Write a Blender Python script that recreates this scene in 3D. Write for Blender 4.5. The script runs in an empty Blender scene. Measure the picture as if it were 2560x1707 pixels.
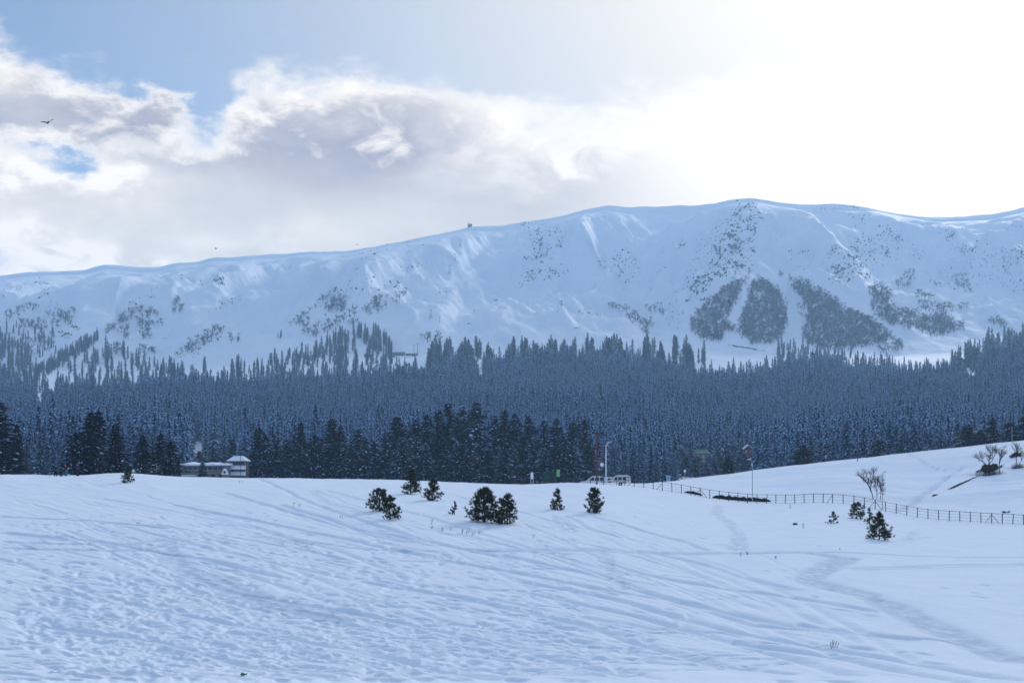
import bpy, math, random
import numpy as np
from mathutils import Vector, Matrix

# ------------------------------------------------------------------ camera, sky, sun, exposure
scene = bpy.context.scene
col = scene.collection
R = math.radians
F = 2560 * 50 / 36.0          # focal length in photo pixels
HZ = 1180.0                   # horizon row of the photo
CAMZ = 8.0                    # eye height above the valley datum

cam_d = bpy.data.cameras.new('camera'); cam = bpy.data.objects.new('camera', cam_d); col.objects.link(cam)
cam.location = (0, 0, CAMZ); cam.rotation_euler = (R(90), 0, 0)
cam_d.lens = 50; cam_d.sensor_width = 36; cam_d.sensor_fit = 'HORIZONTAL'
cam_d.shift_y = (HZ - 853.5) / 2560.0
cam_d.clip_start = 0.5; cam_d.clip_end = 60000
scene.camera = cam

SUN_AZ, SUN_EL = R(20.0), R(19.5)          # ahead, to the right, behind the cloud
sun_dir = Vector((math.sin(SUN_AZ) * math.cos(SUN_EL), math.cos(SUN_AZ) * math.cos(SUN_EL), math.sin(SUN_EL)))


class S:
    """a socket with arithmetic"""
    def __init__(s, nt, sock): s.nt, s.k = nt, sock
    def _m(s, op, o=None, c=None):
        n = s.nt.nodes.new('ShaderNodeMath'); n.operation = op
        for i, v in enumerate((s, o, c)):
            if v is None: continue
            if isinstance(v, S): s.nt.links.new(v.k, n.inputs[i])
            else: n.inputs[i].default_value = v
        return S(s.nt, n.outputs[0])
    def __add__(s, o): return s._m('ADD', o)
    __radd__ = __add__
    def __sub__(s, o): return s._m('SUBTRACT', o)
    def __rsub__(s, o): return (s * -1.0) + o
    def __mul__(s, o): return s._m('MULTIPLY', o)
    __rmul__ = __mul__
    def __truediv__(s, o): return s._m('DIVIDE', o)
    def __pow__(s, o): return s._m('POWER', o)
    def f(s, op, o=None): return s._m(op, o)
    def clamp(s):
        r = s._m('ADD', 0.0); r.k.node.use_clamp = True; return r
    def ss(s, a, b):
        n = s.nt.nodes.new('ShaderNodeMapRange'); n.interpolation_type = 'SMOOTHSTEP'
        s.nt.links.new(s.k, n.inputs[0]); n.inputs[1].default_value = a; n.inputs[2].default_value = b
        return S(s.nt, n.outputs[0])


def mixc(nt, fac, a, b, mode='MIX'):
    n = nt.nodes.new('ShaderNodeMix'); n.data_type = 'RGBA'; n.blend_type = mode; n.clamp_factor = True
    for i, v in ((0, fac), (6, a), (7, b)):
        if isinstance(v, S): nt.links.new(v.k, n.inputs[i])
        elif isinstance(v, (int, float)): n.inputs[i].default_value = v
        else: n.inputs[i].default_value = (*v, 1)
    return S(nt, n.outputs[2])


def noise(nt, vec, scale, detail=4, rough=0.55, dist=0.0):
    n = nt.nodes.new('ShaderNodeTexNoise'); n.inputs['Scale'].default_value = scale
    n.inputs['Detail'].default_value = detail; n.inputs['Roughness'].default_value = rough
    n.inputs['Distortion'].default_value = dist
    if vec is not None: nt.links.new(vec, n.inputs['Vector'])
    return S(nt, n.outputs[0])


world = bpy.data.worlds.new('World'); scene.world = world; world.use_nodes = True
nt = world.node_tree; nt.nodes.clear()
out = nt.nodes.new('ShaderNodeOutputWorld'); bg = nt.nodes.new('ShaderNodeBackground')
sky = nt.nodes.new('ShaderNodeTexSky'); sky.sky_type = 'NISHITA'; sky.sun_disc = False
sky.sun_elevation = SUN_EL; sky.sun_rotation = SUN_AZ
sky.altitude = 2600; sky.air_density = 1.0; sky.dust_density = 0.4; sky.ozone_density = 3.5
tc = nt.nodes.new('ShaderNodeTexCoord')
sep = nt.nodes.new('ShaderNodeSeparateXYZ'); nt.links.new(tc.outputs['Generated'], sep.inputs[0])
dx, dy, dz = (S(nt, sep.outputs[i]) for i in range(3))
AZ = dx.f('ARCTAN2', dy)                                   # 0 straight ahead
EL = dz.f('ARCSINE')
PX = AZ * F + 1280.0                                       # angles in units of photo pixels
PY = (EL * -F) + HZ
mp = nt.nodes.new('ShaderNodeMapping'); nt.links.new(tc.outputs['Generated'], mp.inputs[0])
mp.inputs['Scale'].default_value = (1, 1, 1.9)
mp.inputs['Rotation'].default_value = (0, R(14), 0)
V = mp.outputs[0]
n1 = noise(nt, V, 8.0, 10, 0.58, 0.35)
n2 = noise(nt, V, 26.0, 8, 0.62, 0.4)
n3 = noise(nt, V, 2.3, 3, 0.5)


# ragged outlines: the layout is read through a warped direction
wn = nt.nodes.new('ShaderNodeTexNoise'); wn.inputs['Scale'].default_value = 11.0; wn.inputs['Detail'].default_value = 7; wn.inputs['Roughness'].default_value = 0.62
nt.links.new(V, wn.inputs['Vector'])
ws = nt.nodes.new('ShaderNodeSeparateColor'); nt.links.new(wn.outputs['Color'], ws.inputs[0])
PX0, PY0 = PX, PY
PX = PX + (S(nt, ws.outputs[0]) - 0.5) * 420.0
PY = PY + (S(nt, ws.outputs[1]) - 0.5) * 260.0


def gau(px, py, sx, sy, a):
    gx = (PX - px) / sx; gy = (PY - py) / sy
    e = (gx * gx + gy * gy) * -1.0
    return e.f('EXPONENT') * a


# cloud bank: solid below an uneven top edge, with holes
fc = nt.nodes.new('ShaderNodeFloatCurve')
nt.links.new(((PX + 1000.0) / 5000.0).clamp().k, fc.inputs['Value'])
cv = fc.mapping.curves[0]
TOP = [(-1000, 1000), (-650, 560), (-300, 170), (0, 190), (110, 250), (250, 305), (380, 310), (520, 300), (640, 250), (950, 215), (1120, 250),
       (1300, 315), (1600, 290), (2000, 230), (2560, 120), (3100, 180), (3550, 560), (4000, 1000)]
pts = [((x + 1000) / 5000, y / 1000) for x, y in TOP]
cv.points[0].location = pts[0]; cv.points[1].location = pts[-1]
for p in pts[1:-1]: cv.points.new(*p)
fc.mapping.update()
top = S(nt, fc.outputs[0]) * 1000.0
shape = ((PY - top) / 120.0).f('MINIMUM', 2.2) + (n1 - 0.5) * 3.2 + (n2 - 0.5) * 1.9 + gau(170, 335, 230, 60, 1.5) + gau(460, 340, 120, 45, 0.8) + gau(880, 310, 330, 70, 0.9)
holes = gau(60, 435, 230, 48, 1.5) + gau(-30, 640, 130, 110, 2.6) + gau(560, 325, 70, 50, 1.3) + gau(250, 450, 110, 40, 1.3) + gau(430, 285, 110, 40, 0.9)
shape = shape - holes
hi = noise(nt, V, 3.0, 8, 0.6, 0.8).ss(0.36, 0.60) * (1.0 - PY.ss(-1000.0, -100.0))      # unseen blue-white cloud overhead, added to brighten the land
dens = shape.ss(-0.55, 0.80)
thick = (shape + (n2 - 0.5) * 2.2).ss(0.05, 1.35)
# thin cloud is bright, thick cloud grey-lavender
puffs = (gau(30, 215, 70, 50, 0.8) + gau(760, 235, 130, 40, 0.9) + gau(930, 250, 70, 80, 0.9) + gau(560, 370, 60, 40, 1.1)
         + gau(345, 495, 90, 40, 1.1) + gau(150, 470, 190, 40, 0.8) + gau(120, 660, 160, 50, 0.9) + gau(1120, 300, 120, 60, 0.55)
         + gau(100, 640, 190, 55, 1.0) + gau(340, 690, 220, 36, 0.9) + gau(60, 495, 130, 36, 0.9) + gau(1290, 400, 150, 70, 0.7) + gau(640, 600, 300, 40, 0.35)
         + gau(320, 680, 160, 30, 0.6) + gau(430, 400, 60, 25, 0.6))
lit = (puffs * (n2 * 0.6 + n1 * 0.4).ss(0.42, 0.60) * 1.5).clamp()
sunv = nt.nodes.new('ShaderNodeVectorMath'); sunv.operation = 'DOT_PRODUCT'
nt.links.new(tc.outputs['Generated'], sunv.inputs[0]); sunv.inputs[1].default_value = sun_dir
cosA0 = S(nt, sunv.outputs['Value'])
cosA = cosA0.f('MAXIMUM', 0.0)
glow = cosA ** 26.0
glow2 = cosA ** 110.0
glow3 = cosA ** 5.0
K = 6.0                                                    # background strength is 0.1
dark = mixc(nt, (n3 * 0.5 + n1 * 0.5 - 0.36).ss(0.0, 0.26), (0.33 * K, 0.29 * K, 0.34 * K), (0.80 * K, 0.73 * K, 0.66 * K))
low = PY0.ss(380, 640)
dark = mixc(nt, low * 0.75, dark, (0.98 * K, 0.87 * K, 0.70 * K))
white = (1.32 * K, 1.17 * K, 0.98 * K)
away = cosA0.ss(0.75, 0.0)                                 # cloud away from the sun is lit from the front
cl = mixc(nt, thick * (1.0 - lit) * (1.0 - away * 0.35) * (1.0 - (cosA ** 16.0).ss(0.34, 0.66)), white, dark)
skyc = mixc(nt, 1.0, S(nt, sky.outputs[0]), (0.58, 0.58, 0.57), 'MULTIPLY')
veil = ((n3 - 0.25) * glow3 * 1.1).clamp()
skyc = mixc(nt, ((cosA ** 11.0) * 1.1 + veil * 0.25).clamp(), skyc, (1.02 * K, 0.94 * K, 0.80 * K))
comb = mixc(nt, dens, mixc(nt, hi * 0.9, skyc, (0.66 * K, 0.79 * K, 1.02 * K)), cl)
gsc = glow * 0.12 + glow2 * 0.12
gcol = mixc(nt, 1.0, (0, 0, 0), (1.0 * K, 0.985 * K, 0.95 * K))
gadd = mixc(nt, gsc.clamp(), (0, 0, 0), (1.35 * K, 1.33 * K, 1.28 * K))
fin = mixc(nt, 1.0, comb, gadd, 'ADD')
nt.links.new(fin.k, bg.inputs[0]); bg.inputs[1].default_value = 0.1
nt.links.new(bg.outputs[0], out.inputs[0])
world.cycles.sampling_method = 'MANUAL'; world.cycles.sample_map_resolution = 1024

sd = bpy.data.lights.new('sun', 'SUN'); so = bpy.data.objects.new('sun', sd); col.objects.link(so)
sd.energy = 1.5; sd.angle = R(11); sd.color = (1.0, 0.95, 0.88)
so.rotation_euler = sun_dir.to_track_quat('Z', 'Y').to_euler()
so.location = (0, 0, 60)

vs = scene.view_settings
vs.view_transform = 'Standard'; vs.look = 'None'; vs.exposure = 0.88; vs.gamma = 1.0; vs.use_curve_mapping = False
scene.render.engine = 'CYCLES'
cy = scene.cycles
cy.use_denoising = True; cy.max_bounces = 5; cy.diffuse_bounces = 3; cy.glossy_bounces = 2; cy.transmission_bounces = 2
cy.volume_bounces = 2; cy.transparent_max_bounces = 4; cy.caustics_reflective = False; cy.caustics_refractive = False
try: cy.denoising_input_passes = 'RGB_ALBEDO_NORMAL'; cy.denoising_prefilter = 'ACCURATE'
except Exception: pass

# ------------------------------------------------------------------ numeric helpers
rng = np.random.default_rng(7)


def _h(ix, iy, seed):
    n = (ix.astype(np.int64) * 374761393 + iy.astype(np.int64) * 668265263 + seed * 974711) & 0xffffffff
    n = ((n ^ (n >> 13)) * 1274126177) & 0xffffffff
    return (n ^ (n >> 16)) & 0xffff


def pn(x, y, seed=0):
    """2-D gradient noise, about -0.7..0.7"""
    ix = np.floor(x); iy = np.floor(y); fx = x - ix; fy = y - iy
    ux = fx * fx * fx * (fx * (fx * 6 - 15) + 10); uy = fy * fy * fy * (fy * (fy * 6 - 15) + 10)
    def g(ox, oy):
        a = _h(ix + ox, iy + oy, seed) * (2 * math.pi / 65536)
        return np.cos(a) * (fx - ox) + np.sin(a) * (fy - oy)
    a = g(0, 0); b = g(1, 0); c = g(0, 1); d = g(1, 1)
    return (a + (b - a) * ux) + ((c + (d - c) * ux) - (a + (b - a) * ux)) * uy


def fbm(x, y, octv=4, seed=0, gain=0.5):
    s = 0; a = 1.0
    for i in range(octv):
        s = s + a * pn(x * 2 ** i + 13.7 * i, y * 2 ** i - 7.1 * i, seed + i); a *= gain
    return s


def gsm(a, sig, axis):
    n = int(sig * 3) + 1; k = np.exp(-0.5 * (np.arange(-n, n + 1) / sig) ** 2); k /= k.sum()
    pad = [(0, 0)] * a.ndim; pad[axis] = (n, n)
    return np.apply_along_axis(lambda v: np.convolve(v, k, 'valid'), axis, np.pad(a, pad, mode='edge'))


def bil(gx, gy, Z, x, y):
    """bilinear lookup of Z[y,x] on rising axes"""
    i = np.clip(np.searchsorted(gx, x) - 1, 0, len(gx) - 2); j = np.clip(np.searchsorted(gy, y) - 1, 0, len(gy) - 2)
    tx = np.clip((x - gx[i]) / (gx[i + 1] - gx[i]), 0, 1); ty = np.clip((y - gy[j]) / (gy[j + 1] - gy[j]), 0, 1)
    return (Z[j, i] * (1 - tx) + Z[j, i + 1] * tx) * (1 - ty) + (Z[j + 1, i] * (1 - tx) + Z[j + 1, i + 1] * tx) * ty


def mesh_np(name, V, Fq, mats=(), midx=None, smooth=True):
    """mesh from arrays: V (n,3); Fq one array (m,k) or a list of such arrays"""
    if not isinstance(Fq, (list, tuple)): Fq = [Fq]
    Fq = [np.asarray(f, dtype=np.int32) for f in Fq if len(f)]
    me = bpy.data.meshes.new(name)
    V = np.asarray(V, dtype=np.float32)
    me.vertices.add(len(V)); me.vertices.foreach_set('co', V.ravel())
    flat = np.concatenate([f.ravel() for f in Fq]); cnt = np.concatenate([np.full(len(f), f.shape[1], dtype=np.int32) for f in Fq])
    me.loops.add(len(flat)); me.loops.foreach_set('vertex_index', flat)
    st = np.zeros(len(cnt), dtype=np.int32); st[1:] = np.cumsum(cnt)[:-1]
    me.polygons.add(len(cnt)); me.polygons.foreach_set('loop_start', st); me.polygons.foreach_set('loop_total', cnt)
    for m in mats: me.materials.append(m)
    if midx is not None: me.polygons.foreach_set('material_index', np.asarray(midx, dtype=np.int32))
    me.polygons.foreach_set('use_smooth', np.full(len(cnt), bool(smooth)))
    me.update(calc_edges=True); me.validate()
    return me


def obj(name, me, parent=None, loc=None, kind=None):
    o = bpy.data.objects.new(name, me); col.objects.link(o)
    if parent is not None: o.parent = parent
    if loc is not None: o.location = loc
    if kind: o['kind'] = kind
    return o


def empty(name, loc, label, cat, group=None, rz=0.0, scale=None):
    o = bpy.data.objects.new(name, None); col.objects.link(o); o.empty_display_size = 0.3
    o.location = loc; o.rotation_euler = (0, 0, rz)
    if scale is not None: o.scale = scale if hasattr(scale, '__len__') else (scale,) * 3
    tag(o, label, cat, group)
    return o


def tag(o, label, cat, group=None):
    o['label'] = label; o['category'] = cat
    if group: o['group'] = group
    return o


# ------------------------------------------------------------------ materials
def mat(name, base, rough=0.7, var=0.0, scale=5.0, bump=0.0, spec=0.3, metal=0.0, alt=None, rnd=0.0):
    m = bpy.data.materials.new(name); m.use_nodes = True; t = m.node_tree
    b = t.nodes['Principled BSDF']; b.inputs['Roughness'].default_value = rough
    b.inputs['Specular IOR Level'].default_value = spec; b.inputs['Metallic'].default_value = metal
    c = None
    if var or alt:
        tcn = t.nodes.new('ShaderNodeTexCoord')
        n = noise(t, tcn.outputs['Object'], scale, 5, 0.6)
        a2 = alt or tuple(min(1, v * (1 + var)) for v in base)
        c = mixc(t, n.ss(0.35, 0.65), base if alt else tuple(v * (1 - var) for v in base), a2)
        if bump:
            bn = t.nodes.new('ShaderNodeBump'); bn.inputs['Strength'].default_value = bump
            t.links.new(n.k, bn.inputs['Height']); t.links.new(bn.outputs[0], b.inputs['Normal'])
    if rnd:
        oi = t.nodes.new('ShaderNodeObjectInfo')
        f = S(t, oi.outputs['Random']) * (2 * rnd) + (1 - rnd)
        hs = t.nodes.new('ShaderNodeHueSaturation'); t.links.new(f.k, hs.inputs['Value'])
        if c is not None: t.links.new(c.k, hs.inputs['Color'])
        else: hs.inputs['Color'].default_value = (*base, 1)
        c = S(t, hs.outputs[0])
    if c is not None: t.links.new(c.k, b.inputs['Base Color'])
    else: b.inputs['Base Color'].default_value = (*base, 1)
    return m


def snow_mat(name, fine, mid, spec=0.0):
    m = bpy.data.materials.new(name); m.use_nodes = True; t = m.node_tree
    b = t.nodes['Principled BSDF']; b.inputs['Roughness'].default_value = 0.62
    b.inputs['Specular IOR Level'].default_value = spec
    g = t.nodes.new('ShaderNodeNewGeometry')
    mpn = t.nodes.new('ShaderNodeMapping'); t.links.new(g.outputs['Position'], mpn.inputs[0])
    a = noise(t, mpn.outputs[0], fine, 5, 0.65); d = noise(t, mpn.outputs[0], mid, 4, 0.55)
    c = mixc(t, d.ss(0.3, 0.7), (0.74, 0.81, 0.90), (0.79, 0.85, 0.92))
    at = t.nodes.new('ShaderNodeAttribute'); at.attribute_name = 'path_tone'                 # darker blue-grey snow colour on packed paths and footprints
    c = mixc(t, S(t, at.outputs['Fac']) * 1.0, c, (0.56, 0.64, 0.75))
    t.links.new(c.k, b.inputs['Base Color'])
    bn = t.nodes.new('ShaderNodeBump'); bn.inputs['Strength'].default_value = 0.35; bn.inputs['Distance'].default_value = 0.35 / fine
    t.links.new((a + d * 0.5).k, bn.inputs['Height']); t.links.new(bn.outputs[0], b.inputs['Normal'])
    return m


M_SNOW = snow_mat('snow', 2.6, 0.35)
M_MSNOW = snow_mat('mountain_snow', 0.035, 0.006, 0.006)
M_BSNOW = mat('branch_snow', (0.47, 0.67, 0.93), 0.7, 0.04, 3, spec=0.0)
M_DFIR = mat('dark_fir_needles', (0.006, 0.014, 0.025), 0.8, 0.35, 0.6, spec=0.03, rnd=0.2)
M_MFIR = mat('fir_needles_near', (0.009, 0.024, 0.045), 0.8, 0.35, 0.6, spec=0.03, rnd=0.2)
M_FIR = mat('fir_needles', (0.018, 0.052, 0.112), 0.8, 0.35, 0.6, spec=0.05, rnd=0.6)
M_FIR2 = mat('pine_needles', (0.030, 0.048, 0.026), 0.7, 0.35, 1.5, alt=(0.052, 0.064, 0.028))
M_BARK = mat('bark', (0.028, 0.021, 0.020), 0.9, 0.3, 4, spec=0.02)
M_TWIG = mat('bare_twigs', (0.085, 0.088, 0.115), 0.9, 0.25, 1.0, spec=0.02, rnd=0.45)
M_ROCK = mat('rock', (0.085, 0.082, 0.088), 0.9, 0.35, 0.3, 0.3)
M_EARTH = mat('thawed_earth', (0.030, 0.022, 0.018), 0.95, 0.4, 2.0, 0.4, spec=0.0)
# ------------------------------------------------------------------ the near ground: snowfield and the hill on the right
KD = [2, 10, 20, 30, 42, 60, 80, 105, 130, 155, 180, 205, 230, 270, 330, 380, 430]
A0 = [-1.65, -2.0, -3.4, -4.9]
NEAR = [   # photo column, then heights relative to the eye at the distances KD
    (-1400, A0 + [-5.8, -4.6, -3.4, -2.3, -1.5, -0.8, -0.3, -0.1, -0.6, -2.4, -4.0, -4.4, -4.6]),
    (0,    A0 + [-6.2, -5.5, -4.7, -3.75, -2.75, -1.75, -0.85, -0.2, -0.7, -2.4, -4.0, -4.4, -4.6]),
    (150,  A0 + [-6.2, -5.5, -4.7, -3.75, -2.75, -1.80, -1.0, -0.42, -0.9, -2.4, -4.0, -4.4, -4.6]),
    (300,  A0 + [-6.2, -5.5, -4.7, -3.75, -2.80, -1.75, -0.75, 0.12, -0.5, -2.4, -4.0, -4.4, -4.6]),
    (450,  A0 + [-6.2, -5.6, -4.8, -3.80, -2.90, -2.0, -1.2, -0.58, -1.0, -2.6, -4.0, -4.4, -4.6]),
    (700,  A0 + [-6.2, -5.7, -4.9, -3.90, -2.95, -2.1, -1.35, -0.8, -1.2, -2.8, -4.0, -4.4, -4.6]),
    (1000, A0 + [-6.2, -5.7, -5.05, -3.95, -2.95, -2.2, -1.6, -1.05, -1.4, -3.0, -4.0, -4.4, -4.6]),
    (1300, A0 + [-6.2, -5.85, -5.3, -4.35, -3.40, -2.7, -2.2, -1.8, -2.2, -3.3, -4.2, -4.5, -4.6]),
    (1420, A0 + [-6.2, -5.9, -5.5, -4.6, -3.60, -2.8, -2.05, -1.33, -1.9, -3.3, -4.2, -4.5, -4.6]),
    (1520, A0 + [-6.2, -6.0, -5.7, -4.9, -3.90, -2.9, -2.0, -1.38, -1.9, -3.2, -4.2, -4.5, -4.6]),
    (1640, A0 + [-6.2, -6.1, -5.9, -5.5, -4.85, -4.05, -3.15, -2.25, -1.55, -1.9, -3.6, -4.4, -4.6]),
    (1760, A0 + [-6.2, -6.1, -5.95, -5.65, -5.3, -4.8, -4.2, -3.55, -2.5, -0.9, -1.2, -3.2, -4.6]),
    (1880, A0 + [-6.2, -6.1, -6.0, -5.8, -5.6, -5.3, -4.95, -4.5, -3.6, -1.7, 0.75, -1.4, -4.4]),
    (2110, A0 + [-6.2, -6.1, -6.05, -5.9, -5.6, -5.1, -4.45, -3.8, -2.6, 0.0, 3.55, 1.2, -3.5]),
    (2300, A0 + [-6.2, -6.2, -6.3, -6.4, -6.5, -6.5, -6.25, -5.35, -3.9, -0.9, 4.9, 2.4, -3.0]),
    (2560, A0 + [-6.2, -6.4, -6.5, -6.7, -6.9, -6.9, -6.7, -5.2, -3.0, 1.5, 7.6, 5.0, -2.0]),
    (3000, A0 + [-6.2, -6.4, -6.6, -6.8, -7.0, -7.0, -6.4, -4.6, -1.8, 3.5, 10.5, 8.0, -1.0]),
    (4000, A0 + [-6.2, -6.4, -6.6, -6.8, -7.0, -6.8, -6.0, -4.2, -1.2, 4.0, 11.5, 9.0, 0.0]),
]
gp = np.arange(-1400, 4001, 20.0); gd = np.arange(2, 431, 2.0)
tab = np.array([np.interp(gd, KD, z) for _, z in NEAR])
tab = np.array([np.interp(gp, [p for p, _ in NEAR], tab[:, j]) for j in range(len(gd))])      # [D, px]
tab = gsm(gsm(tab, 4.0, 0), 2.6, 1)
tab = tab + CAMZ

UE = 0.62
uN = np.concatenate([np.linspace(-UE, -0.405, 18)[:-1], np.linspace(-0.405, 0.405, 901), np.linspace(0.405, UE, 18)[1:]])
yd = [38.0]
while yd[-1] < 250: yd.append(yd[-1] + (0.10 + 0.0018 * (yd[-1] - 38) if yd[-1] < 130 else 0.27 + 0.006 * (yd[-1] - 130)))
yd = np.array(yd[:-1] + [250.0])
yN = np.concatenate([np.linspace(2, 38, 30)[:-1], yd, np.linspace(250, 440, 70)[1:]])
UU, YY = np.meshgrid(uN, yN); XX = UU * YY
ZN = bil(gp, gd, tab, np.clip(1280 + UU * F, -1400, 4000), YY)
near_w = np.clip((YY - 20) / 25, 0.2, 1) * np.clip(1.0 - (1280 + UU * F - 300) / 2900, 0.3, 1.0)
# broad undulation, wind ripples along the slope, fine crust
# everybody slides towards the foot of the slope, right of the viewer: streaks fan out from there
ac = np.arctan2(XX - 34.0, YY + 2.0) * 75.0; al = np.hypot(XX - 34.0, YY + 2.0)
ZN += 0.16 * fbm(XX / 26, YY / 30, 3, 3) * near_w
hillm = np.clip((1280 + UU * F - 1600) / 200, 0, 1) * np.clip((YY - 200) / 25, 0, 1)
ZN += hillm * (1.0 * fbm(XX / 44 + 5, YY / 24, 3, 17) + 0.22 * fbm(XX / 16, YY / 7, 3, 19))
leftm = 1 - hillm
ZN += leftm * 0.11 * fbm(ac / 2.4, al / 34, 4, 5) * near_w
ZN += leftm * 0.055 * fbm(ac / 0.42, al / 14, 3, 8, 0.6) * near_w * np.clip(fbm(XX / 14, YY / 20, 2, 9) + .65, .15, 1.2)
px_g = 1280 + UU * F
rough_m = np.clip(1.1 - (px_g - 300) / 1900, 0.15, 1.0) * np.clip((150 - YY) / 60, 0.15, 1.0)
ZN += leftm * 0.09 * rough_m * np.maximum(0, fbm(ac / 0.5, al / 2.2, 3, 11) - 0.02) * (0.15 + 1.5 * np.clip(1.5 * fbm(XX / 9, YY / 14, 2, 12) + 0.4, 0, 1))
crest = np.exp(-((YY - 203) / 12) ** 2) * leftm
ZN += crest * (0.16 * fbm(XX / 5.5, YY / 10, 3, 23))


def zn(X, Y):
    X = np.asarray(X, float); Y = np.asarray(Y, float)
    return bil(uN, yN, ZN, np.clip(X / Y, -UE, UE), Y)


def at_near(px, py, ymin=38.0, ymax=330.0):
    """the first ground point a photo pixel meets"""
    u = (px - 1280) / F
    ys = yN[(yN >= ymin) & (yN <= ymax)]
    g = HZ - (zn(u * ys, ys) - CAMZ) / ys * F
    hit = np.nonzero(g <= py)[0]
    if len(hit) == 0:
        i = int(np.argmin(g)); Y = ys[i]
    else:
        i = hit[0]
        if i == 0: Y = ys[0]
        else:
            t = (g[i - 1] - py) / max(g[i - 1] - g[i], 1e-6); Y = ys[i - 1] + t * (ys[i] - ys[i - 1])
    return float(u * Y), float(Y)


# tracks and footprints are pressed into the snow
ZD = np.zeros_like(ZN); ZB = np.zeros_like(ZN); TR = np.zeros_like(ZN); tone_on = False


def splat(x, y, sx, sy, depth, berm=0.0, cosr=1.0, sinr=0.0):
    if y < 38 or y > 430: return
    s = max(sx, sy)
    r = s * 3.0
    j0, j1 = np.searchsorted(yN, (y - r, y + r)); i0, i1 = np.searchsorted(uN, ((x - r) / y, (x + r) / y))
    if j1 - j0 < 2: j0 = max(j0 - 1, 0); j1 = j0 + 2
    ddx = XX[j0:j1, i0:i1] - x; ddy = YY[j0:j1, i0:i1] - y
    p = (ddx * cosr + ddy * sinr) / sx; q = (-ddx * sinr + ddy * cosr) / sy
    e = p * p + q * q
    ZD[j0:j1, i0:i1] = np.minimum(ZD[j0:j1, i0:i1], -depth * np.exp(-0.5 * e))
    if tone_on: TR[j0:j1, i0:i1] = np.maximum(TR[j0:j1, i0:i1], np.exp(-0.35 * e * e))
    if berm: ZB[j0:j1, i0:i1] = np.maximum(ZB[j0:j1, i0:i1], berm * np.exp(-0.18 * e))


def track(pix, sig, depth, berm=0.02, wob=0.25, seed=0, step=None):
    P = np.array([at_near(a, b) for a, b in pix])
    seg = np.hypot(*np.diff(P, axis=0).T); L = np.concatenate([[0], np.cumsum(seg)])
    n = max(int(L[-1] / (step or sig * 0.7)), 8); t = np.linspace(0, L[-1], n)
    xs = gsm(np.interp(t, L, P[:, 0])[None], max(n * 0.03, 1), 1)[0]; ys = gsm(np.interp(t, L, P[:, 1])[None], max(n * 0.03, 1), 1)[0]
    w = pn(t / 9.0 + seed * 3.3, t * 0 + seed, seed); w2 = pn(t / 11.0 - seed, t * 0 + 2.0 * seed, seed + 9)
    dm = 0.65 + 0.5 * np.clip(pn(t / 5.0 + 7 * seed, t * 0, seed + 3) + 0.3, 0, 1)
    for x, y, a, b, d in zip(xs, ys, w, w2, dm): splat(x + a * wob, y + b * wob, sig, sig, depth * d, berm * d)


rs = random.Random(4)
# ski tracks sweeping down from the upper left to the lower right
SK = [[(640, 1195), (760, 1250), (900, 1300), (1100, 1360), (1300, 1400)],
      [(560, 1230), (760, 1290), (980, 1350), (1180, 1375), (1450, 1385)],
      [(700, 1260), (900, 1325), (1150, 1370)],
      [(430, 1260), (640, 1300), (860, 1345), (1120, 1400), (1400, 1450), (1560, 1490)],
      [(1250, 1385), (1500, 1440), (1760, 1520), (1900, 1565), (2200, 1585)],
      [(1280, 1430), (1480, 1465), (1700, 1500), (1950, 1560), (2300, 1600)],
      [(1290, 1450), (1560, 1500), (1850, 1580), (2200, 1640), (2560, 1700)],
      [(1300, 1475), (1600, 1540), (1900, 1620), (2150, 1690)],
      [(1500, 1400), (1640, 1440), (1900, 1480), (2190, 1525)],
      [(1640, 1380), (1760, 1410), (1990, 1475)],
      [(900, 1450), (1150, 1490), (1500, 1570), (1800, 1660)],
      [(600, 1480), (900, 1530), (1250, 1600), (1600, 1690)],
      [(300, 1500), (620, 1560), (980, 1640), (1250, 1700)],
      [(100, 1560), (420, 1600), (800, 1690)],
      [(0, 1330), (240, 1350), (480, 1390), (700, 1440)],
      [(0, 1290), (200, 1300), (420, 1320)],
      [(1480, 1290), (1560, 1310), (1700, 1350), (1760, 1372)],
      [(1420, 1290), (1470, 1320), (1560, 1345)],
      [(2120, 1420), (2350, 1412), (2560, 1408)], [(2050, 1380), (2300, 1390), (2560, 1392)],
      [(1830, 1600), (2100, 1640), (2400, 1700)], [(2000, 1560), (2220, 1590), (2420, 1605)]]
for i, t_ in enumerate(SK):
    track(t_, 0.27, 0.34, 0.12, 0.3, i)
    if i % 2 == 0: track([(a + 9, b + 5) for a, b in t_], 0.17, 0.2, 0.07, 0.35, i + 50)
for i in range(46):
    x0 = rs.uniform(-50, 1700); y0 = rs.uniform(1215, 1420) if x0 < 1200 else rs.uniform(1300, 1500)
    sl = rs.uniform(0.16, 0.34); L_ = rs.uniform(250, 800)
    p = [(x0 + L_ * q, y0 + L_ * q * sl * (1 + 0.35 * q) + 10 * math.sin(q * 4 + i)) for q in (0, .25, .5, .75, 1)]
    p = [q for q in p if q[1] < 1706]
    if len(p) > 2: track(p, rs.uniform(0.13, 0.24), rs.uniform(0.10, 0.22), 0.07, 0.4, 100 + i)
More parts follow.
